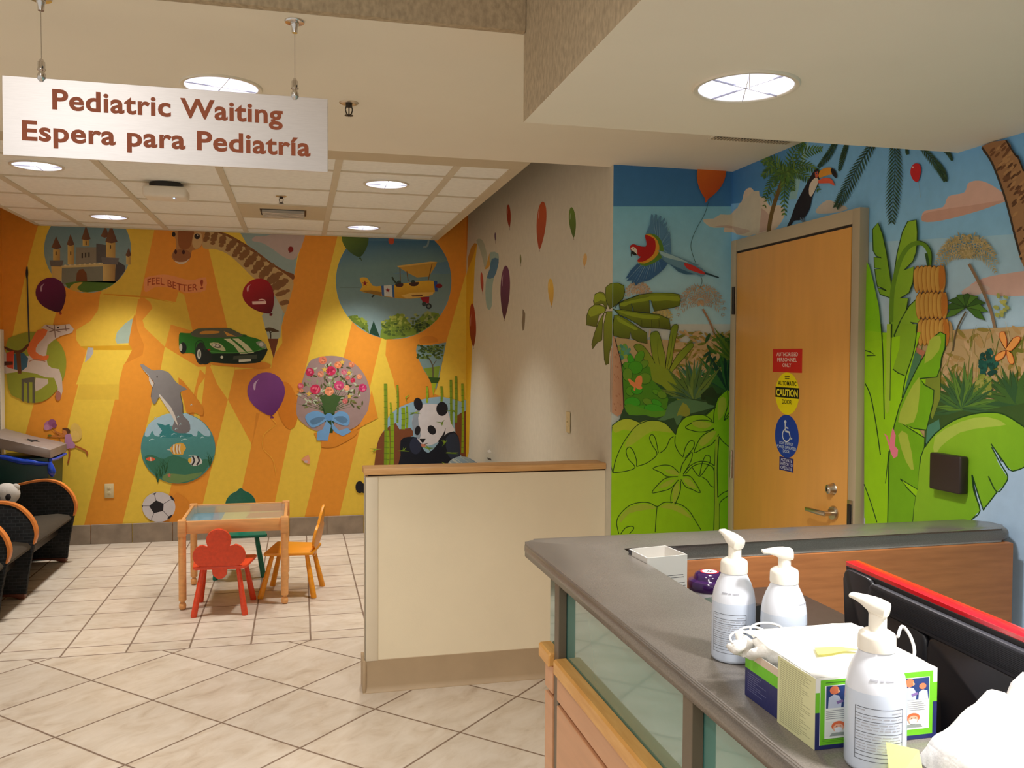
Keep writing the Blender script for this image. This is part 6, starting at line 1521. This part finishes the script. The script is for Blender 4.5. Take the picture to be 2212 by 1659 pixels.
for j in range(NY):
    for i in range(NX): b.bm.faces.new([grid[j][i], grid[j][i+1], grid[j+1][i+1], grid[j+1][i]])
bmesh.ops.solidify(b.bm, geom=b.bm.faces[:], thickness=.0012)
b.obj('open_flap', mat('white_card', (244,242,238), .6, var=0), bx, 60, True)
by = mask_box('open mask box with a navy and green side under crumpled white masks', .655, .830, 1.100, 1.196, .072, 'side')
m_mask = mat('white_mask_fabric', (246,244,240), .8, var=.01, bump=.3, bscale=120, sss=.1)
m_maskyel = mat('pale_yellow_mask_fabric', (250,246,150), .8, var=.02)
def crumple(b, cx, cy, cz, rx, ry, rz, seed, rough=.25, n=18, m=12):
    r_ = random.Random(seed); ph = [(r_.uniform(0,6.3), r_.uniform(1.5,5), r_.uniform(1,4)) for _ in range(6)]
    rows = []
    for j in range(m+1):
        th = pi*j/m; row = []
        for i in range(n):
            a = 2*pi*i/n; k = 1+rough*sum(sin(a*round(f)+p+th*g) for p, f, g in ph)/4
            k += r_.uniform(-.04,.04)*rough*2
            row.append(b.bm.verts.new((cx+rx*k*sin(th)*cos(a), cy+ry*k*sin(th)*sin(a), cz+rz*k*cos(th))))
        rows.append(row)
    for A, B in zip(rows, rows[1:]):
        for i in range(n):
            try: b.bm.faces.new([A[i], B[i], B[(i+1) % n], A[(i+1) % n]])
            except ValueError: pass
    bmesh.ops.remove_doubles(b.bm, verts=b.bm.verts[:], dist=.0001)
t = thing('face_masks', 'crumpled white face masks with looped ties lying over the two open mask boxes', 'face mask', (.70,1.16,ZC+.06))
b = MB()
crumple(b, .676, 1.160, ZC+.078, .030, .026, .016, 3, .5); crumple(b, .650, 1.195, ZC+.076, .022, .014, .013, 5, .6); crumple(b, .712, 1.175, ZC+.088, .042, .030, .014, 8, .3)
crumple(b, .775, 1.165, ZC+.096, .060, .034, .009, 9, .25)
b.obj('mask_pile', m_mask, t, 80, True)
b = MB()
for k, (cx, cy, r1) in enumerate(((.650,1.197,.020),(.672,1.206,.024),(.700,1.212,.028))):
    b.tube([(cx+r1*cos(a*pi/8), cy+r1*.5*sin(a*pi/8), ZC+.086+.008*sin(a*pi/8)+.002*k) for a in range(15)], .0018, 6)
b.obj('ear_loop', m_mask, t, 80, True); b = MB()
b.tube(catmull([(.846,1.10,ZC+.105),(.862,1.112,ZC+.116),(.872,1.108,ZC+.104),(.868,1.092,ZC+.088),(.852,1.074,ZC+.076)], 5, False), .0024, 8)
b.obj('ear_loop', m_mask, t, 80, True)
b = MB(); b.ngon([(.690,1.060,ZC+.1042),(.700,1.085,ZC+.1052),(.735,1.078,ZC+.1062),(.765,1.055,ZC+.1058),(.735,1.062,ZC+.1056),(.705,1.058,ZC+.1048)]); bmesh.ops.solidify(b.bm, geom=b.bm.faces[:], thickness=-.001); b.obj('yellow_edge', m_maskyel, t, 60, True)

# crumpled white bag and yellow note at the right
t = thing('crumpled_paper', 'bright crumpled white paper heap at the lower right edge of the counter', 'paper', (.86,.80,ZC))
b = MB(); rr = random.Random(12); NX, NY = 26, 22; G_ = []
def hfun(u, v):
    base = min(1, 14*min(u, 1-u, v, 1-v)+.02)
    ridge = .044+.070*min(1,u*1.35)
    return ridge*base**.5*(1+.12*sin(9*u+5*v)+.10*abs(sin(13*u-9*v))-.10*abs(sin(8*v+7*u)))
for j in range(NY+1):
    row = []
    for i in range(NX+1):
        u, v = i/NX, j/NY; x = .750+.19*u-.004*v+.004*sin(v*14); y = .50+.438*v+.03*u*v+.006*sin(u*17)*v
        row.append(b.bm.verts.new((x, y, ZC+.001+hfun(u, v)+rr.uniform(-.0012,.0012))))
    G_.append(row)
for j in range(NY):
    for i in range(NX): b.bm.faces.new([G_[j][i], G_[j][i+1], G_[j+1][i+1], G_[j+1][i]])
bmesh.ops.solidify(b.bm, geom=b.bm.faces[:], thickness=.002)
b.obj('paper_sheet', mat('white_tissue_paper', (250,247,246), .75, var=.01, bump=.3, bscale=60), t, 80, True)
b = MB(); b.ngon([(.685,.908,1.139),(.731,.908,1.125),(.727,.890,ZC+.0005),(.679,.890,ZC+.0005)]); bmesh.ops.solidify(b.bm, geom=b.bm.faces[:], thickness=.0012)
o = b.obj('sticky_note', mat('pale_yellow_note', (252,250,170), .6, var=.01), None, 0); tag(o, 'pale yellow paper note leaning on the nearest soap bottle by the white paper', 'note')

# ------------------------------------------------------------------ things on the worktop
t = thing('open_carton', 'tall open white cardboard box standing in the inner corner of the counter', 'box', (.885,2.078,.965))
b = MB(); q = [(.829,2.128),(.938,2.146),(.950,2.036),(.836,2.020)]; z0, z1 = .966, 1.104
ins_ = [(sum(p[0] for p in q)/4+(x-sum(p[0] for p in q)/4)*.965, sum(p[1] for p in q)/4+(y-sum(p[1] for p in q)/4)*.965) for x, y in q]
for i in range(4):
    a, c_ = q[i], q[(i+1) % 4]; ai, ci = ins_[i], ins_[(i+1) % 4]
    b.face([(*a,z0),(*c_,z0),(*c_,z1),(*a,z1)]); b.face([(*ai,z0),(*ci,z0),(*ci,z1),(*ai,z1)][::-1]); b.face([(*a,z1),(*c_,z1),(*ci,z1),(*ai,z1)])
b.face([(*p,z0+.001) for p in ins_])
b.obj('carton', mat('white_card_box', (232,228,222), .6, var=.01), t, 0, True)
b = MB()
def onf(u, v):   # front face from q[3] to q[2]
    return Vector((q[3][0]+(q[2][0]-q[3][0])*u, q[3][1]+(q[2][1]-q[3][1])*u-.0006, z1-v))
for v, u0, u1 in ((.050,.42,.9),(.056,.50,.92),(.070,.62,.94),(.078,.8,.96)): b.face([onf(u0,v), onf(u1,v), onf(u1,v-.0012), onf(u0,v-.0012)])
b.face([(q[0][0]-.0006,q[0][1],z1-.001),(q[0][0]-.0006,q[0][1],z1-.013),(q[0][0]+.0012-.0006,q[0][1]-.018,z1-.013),(q[0][0]+.0012-.0006,q[0][1]-.018,z1-.001)])
b.obj('print', m_print, t, 0, True)
t = thing('wipes_tub', 'round tub with a glossy dark purple lid and red and white sticker', 'tub', (1.052,2.118,.966))
b = MB(); b.lathe([(0,0),(.050,0),(.052,.003),(.052,.030),(0,.030)], seg=40); b.obj('tub_body', mat('white_tub', (214,210,214), .4, var=0), t, 40)
b = MB(); b.lathe([(.055,.024),(.057,.028),(.057,.040),(.054,.048),(.042,.052),(.040,.058),(.037,.066),(.030,.069),(0,.069)], seg=48)
b.obj('lid', mat('purple_glossy_plastic', (52,22,74), .12, var=0, coat=.6), t, 50)
b = MB(); b.lathe([(.024,.0694),(.024,.0700),(0,.0700)], seg=32, mi=0); b.lathe([(.0195,.0701),(.0195,.0703),(0,.0703)], seg=32, mi=1)
for a in (.4, 1.5, 2.6): b.box((-.010,-.0016,.0704), (.010,.0016,.0708), 2, M=Matrix.Rotation(a, 4, 'Z'))
b.obj('sticker', [mat('red_sticker', (226,60,70), .4, var=0), mat('white_sticker', (240,226,226), .4, var=0), m_print], t, 0)
t = thing('card_terminal', 'black card terminal with a dark green screen beside the purple-lidded tub', 'card terminal', (.978,1.905,.966), radians(16))
b = MB(); b.prism([(-.10,0),(.09,0),(.09,.030),(.06,.045),(-.10,.065)], 0, -.045, .045, bev=.005); b.obj('housing', m_black, t, 40)
Mt = Matrix.Translation((0,.0,.0))
b = MB(); b.prism([(.00,.0532),(.055,.0465),(.055,.0475),(.00,.0540)], 0, -.030, .030); b.obj('screen', mat('green_grey_lcd', (70,84,72), .25, var=0), t, 0)
b = MB()
for r_ in range(3):
    for c_ in range(3): b.box((-.028+c_*.022,-.085+r_*.022,.060-.0027*r_), (-.014+c_*.022,-.072+r_*.022,.0650-.0027*r_), bev=.001)
b.obj('keys', m_dark, t, 40)

# ------------------------------------------------------------------ monitor seen from behind
t = thing('computer_monitor', 'black computer monitor with a glossy red rim, seen from behind on the worktop', 'monitor', (.995,1.19,.9655), radians(-4))
m_red = mat('glossy_red_plastic', (214,18,36), .18, var=0, coat=.6)
m_upw = mat('ribbed_black_plastic', (44,44,52), .5, var=.02)
m_up2 = mat('black_moulded_plastic', (30,30,36), .38, var=.02)
Y0m, Y1m, Z0m, Z1m = -.285, .255, .020, .2545
tilt = Matrix.Rotation(radians(-3), 4, 'Y')
b = MB(); b.prism([(Y0m,Z0m),(Y1m,Z0m),(Y1m,Z1m),(Y0m,Z1m)], 0, -.004, .024, bev=.0015, M=tilt); b.obj('red_rim', m_red, t, 40)
b = MB(); b.prism([(Y0m+.006,Z0m+.006),(Y1m-.006,Z0m+.006),(Y1m-.006,Z1m-.007),(Y0m+.006,Z1m-.007)], 0, -.006, -.0042, M=tilt); b.obj('back_plate', m_black, t, 0)
b = MB(); b.prism([(Y0m+.008,Z0m+.008),(Y1m-.008,Z0m+.008),(Y1m-.008,Z1m-.008),(Y0m+.008,Z1m-.008)], 0, .0241, .0248, M=tilt); b.obj('screen', mat('dark_screen_glass', (12,12,14), .1, var=0), t, 0)
def cushion(z0, z1, y0, y1, m, d=.016, nm='back_moulding'):
    b = MB(); b.prism(rnd_corner([(y0,z0),(y1,z0),(y1,z1),(y0,z1)], [min(.020,(z1-z0)*.4)]*4, 5), 0, -.006, -.006-d, bev=d*.45, seg=3, M=tilt); return b.obj(nm, m, t, 60)
cushion(.030,.2455,.150,Y1m-.008,m_up2,.008)
cushion(.198,.2400,Y0m+.01,.162,m_upw,.011,'vent_strip')
cushion(.030,.196,Y0m+.01,.000,m_up2,.009); cushion(.030,.196,.003,.152,m_up2,.009)
b = MB()
for k in range(13): b.prism([(Y0m+.022,.2025+k*.0027),(.150,.2025+k*.0027),(.150,.2035+k*.0027),(Y0m+.022,.2035+k*.0027)], 0, -.0165, -.0178, M=tilt)
o = b.obj('vent_ribs', m_up2, t, 0)
b = MB(); b.box((-.03,-.03,.006), (-.005,.03,.10), bev=.003); b.obj('stand_neck', m_black, t, 35)
b = MB(); b.box((-.09,-.11,0), (.09,.11,.008), bev=.003); b.obj('stand_foot', m_black, t, 35)
# unseen lamps: soffit and plaster downlights inferred, high-ceiling and panel ones added for fill
downlight(1.10, .55, ZS, 'round downlight in the soffit over the near end of the desk', .122, LAMP_DESK*1.7, 120)
for x, y, q in ((-.95, .9, 'unseen round downlight added in the high ceiling left of the camera'), (-.3, -.9, 'unseen round downlight added in the high ceiling behind the camera')):
    downlight(x, y, 3.5, q, .128, LAMP_HALL*1.5, 130)  # unseen downlights added to fill the space around the camera
downlight(-2.3, 3.3, ZP, 'round downlight in the plaster ceiling far left of the sign', .128, LAMP_HALL)
t = thing('added_panel_light', 'unseen rectangular light panel added far behind the camera to brighten the sign', 'ceiling light', (-1.7,-2.6,3.499))  # unseen light added for the bright reflection on the hanging sign
b = MB(); b.box((-.32,-.62,-.02), (.32,.62,0)); b.obj('frame', m_white, t, 0)
b = MB(); b.box((-.29,-.59,-.022), (.29,.59,-.0205)); b.obj('diffuser', m_glow, t, 0)
ld = bpy.data.lights.new('added_panel_lamp', 'AREA'); ld.shape = 'RECTANGLE'; ld.size = .56; ld.size_y = 1.16; ld.energy = 60; ld.color = LAMP_COLOR
lo = bpy.data.objects.new('added_panel_lamp', ld); C.objects.link(lo); lo.parent = t; lo.location = (0,0,-.03)
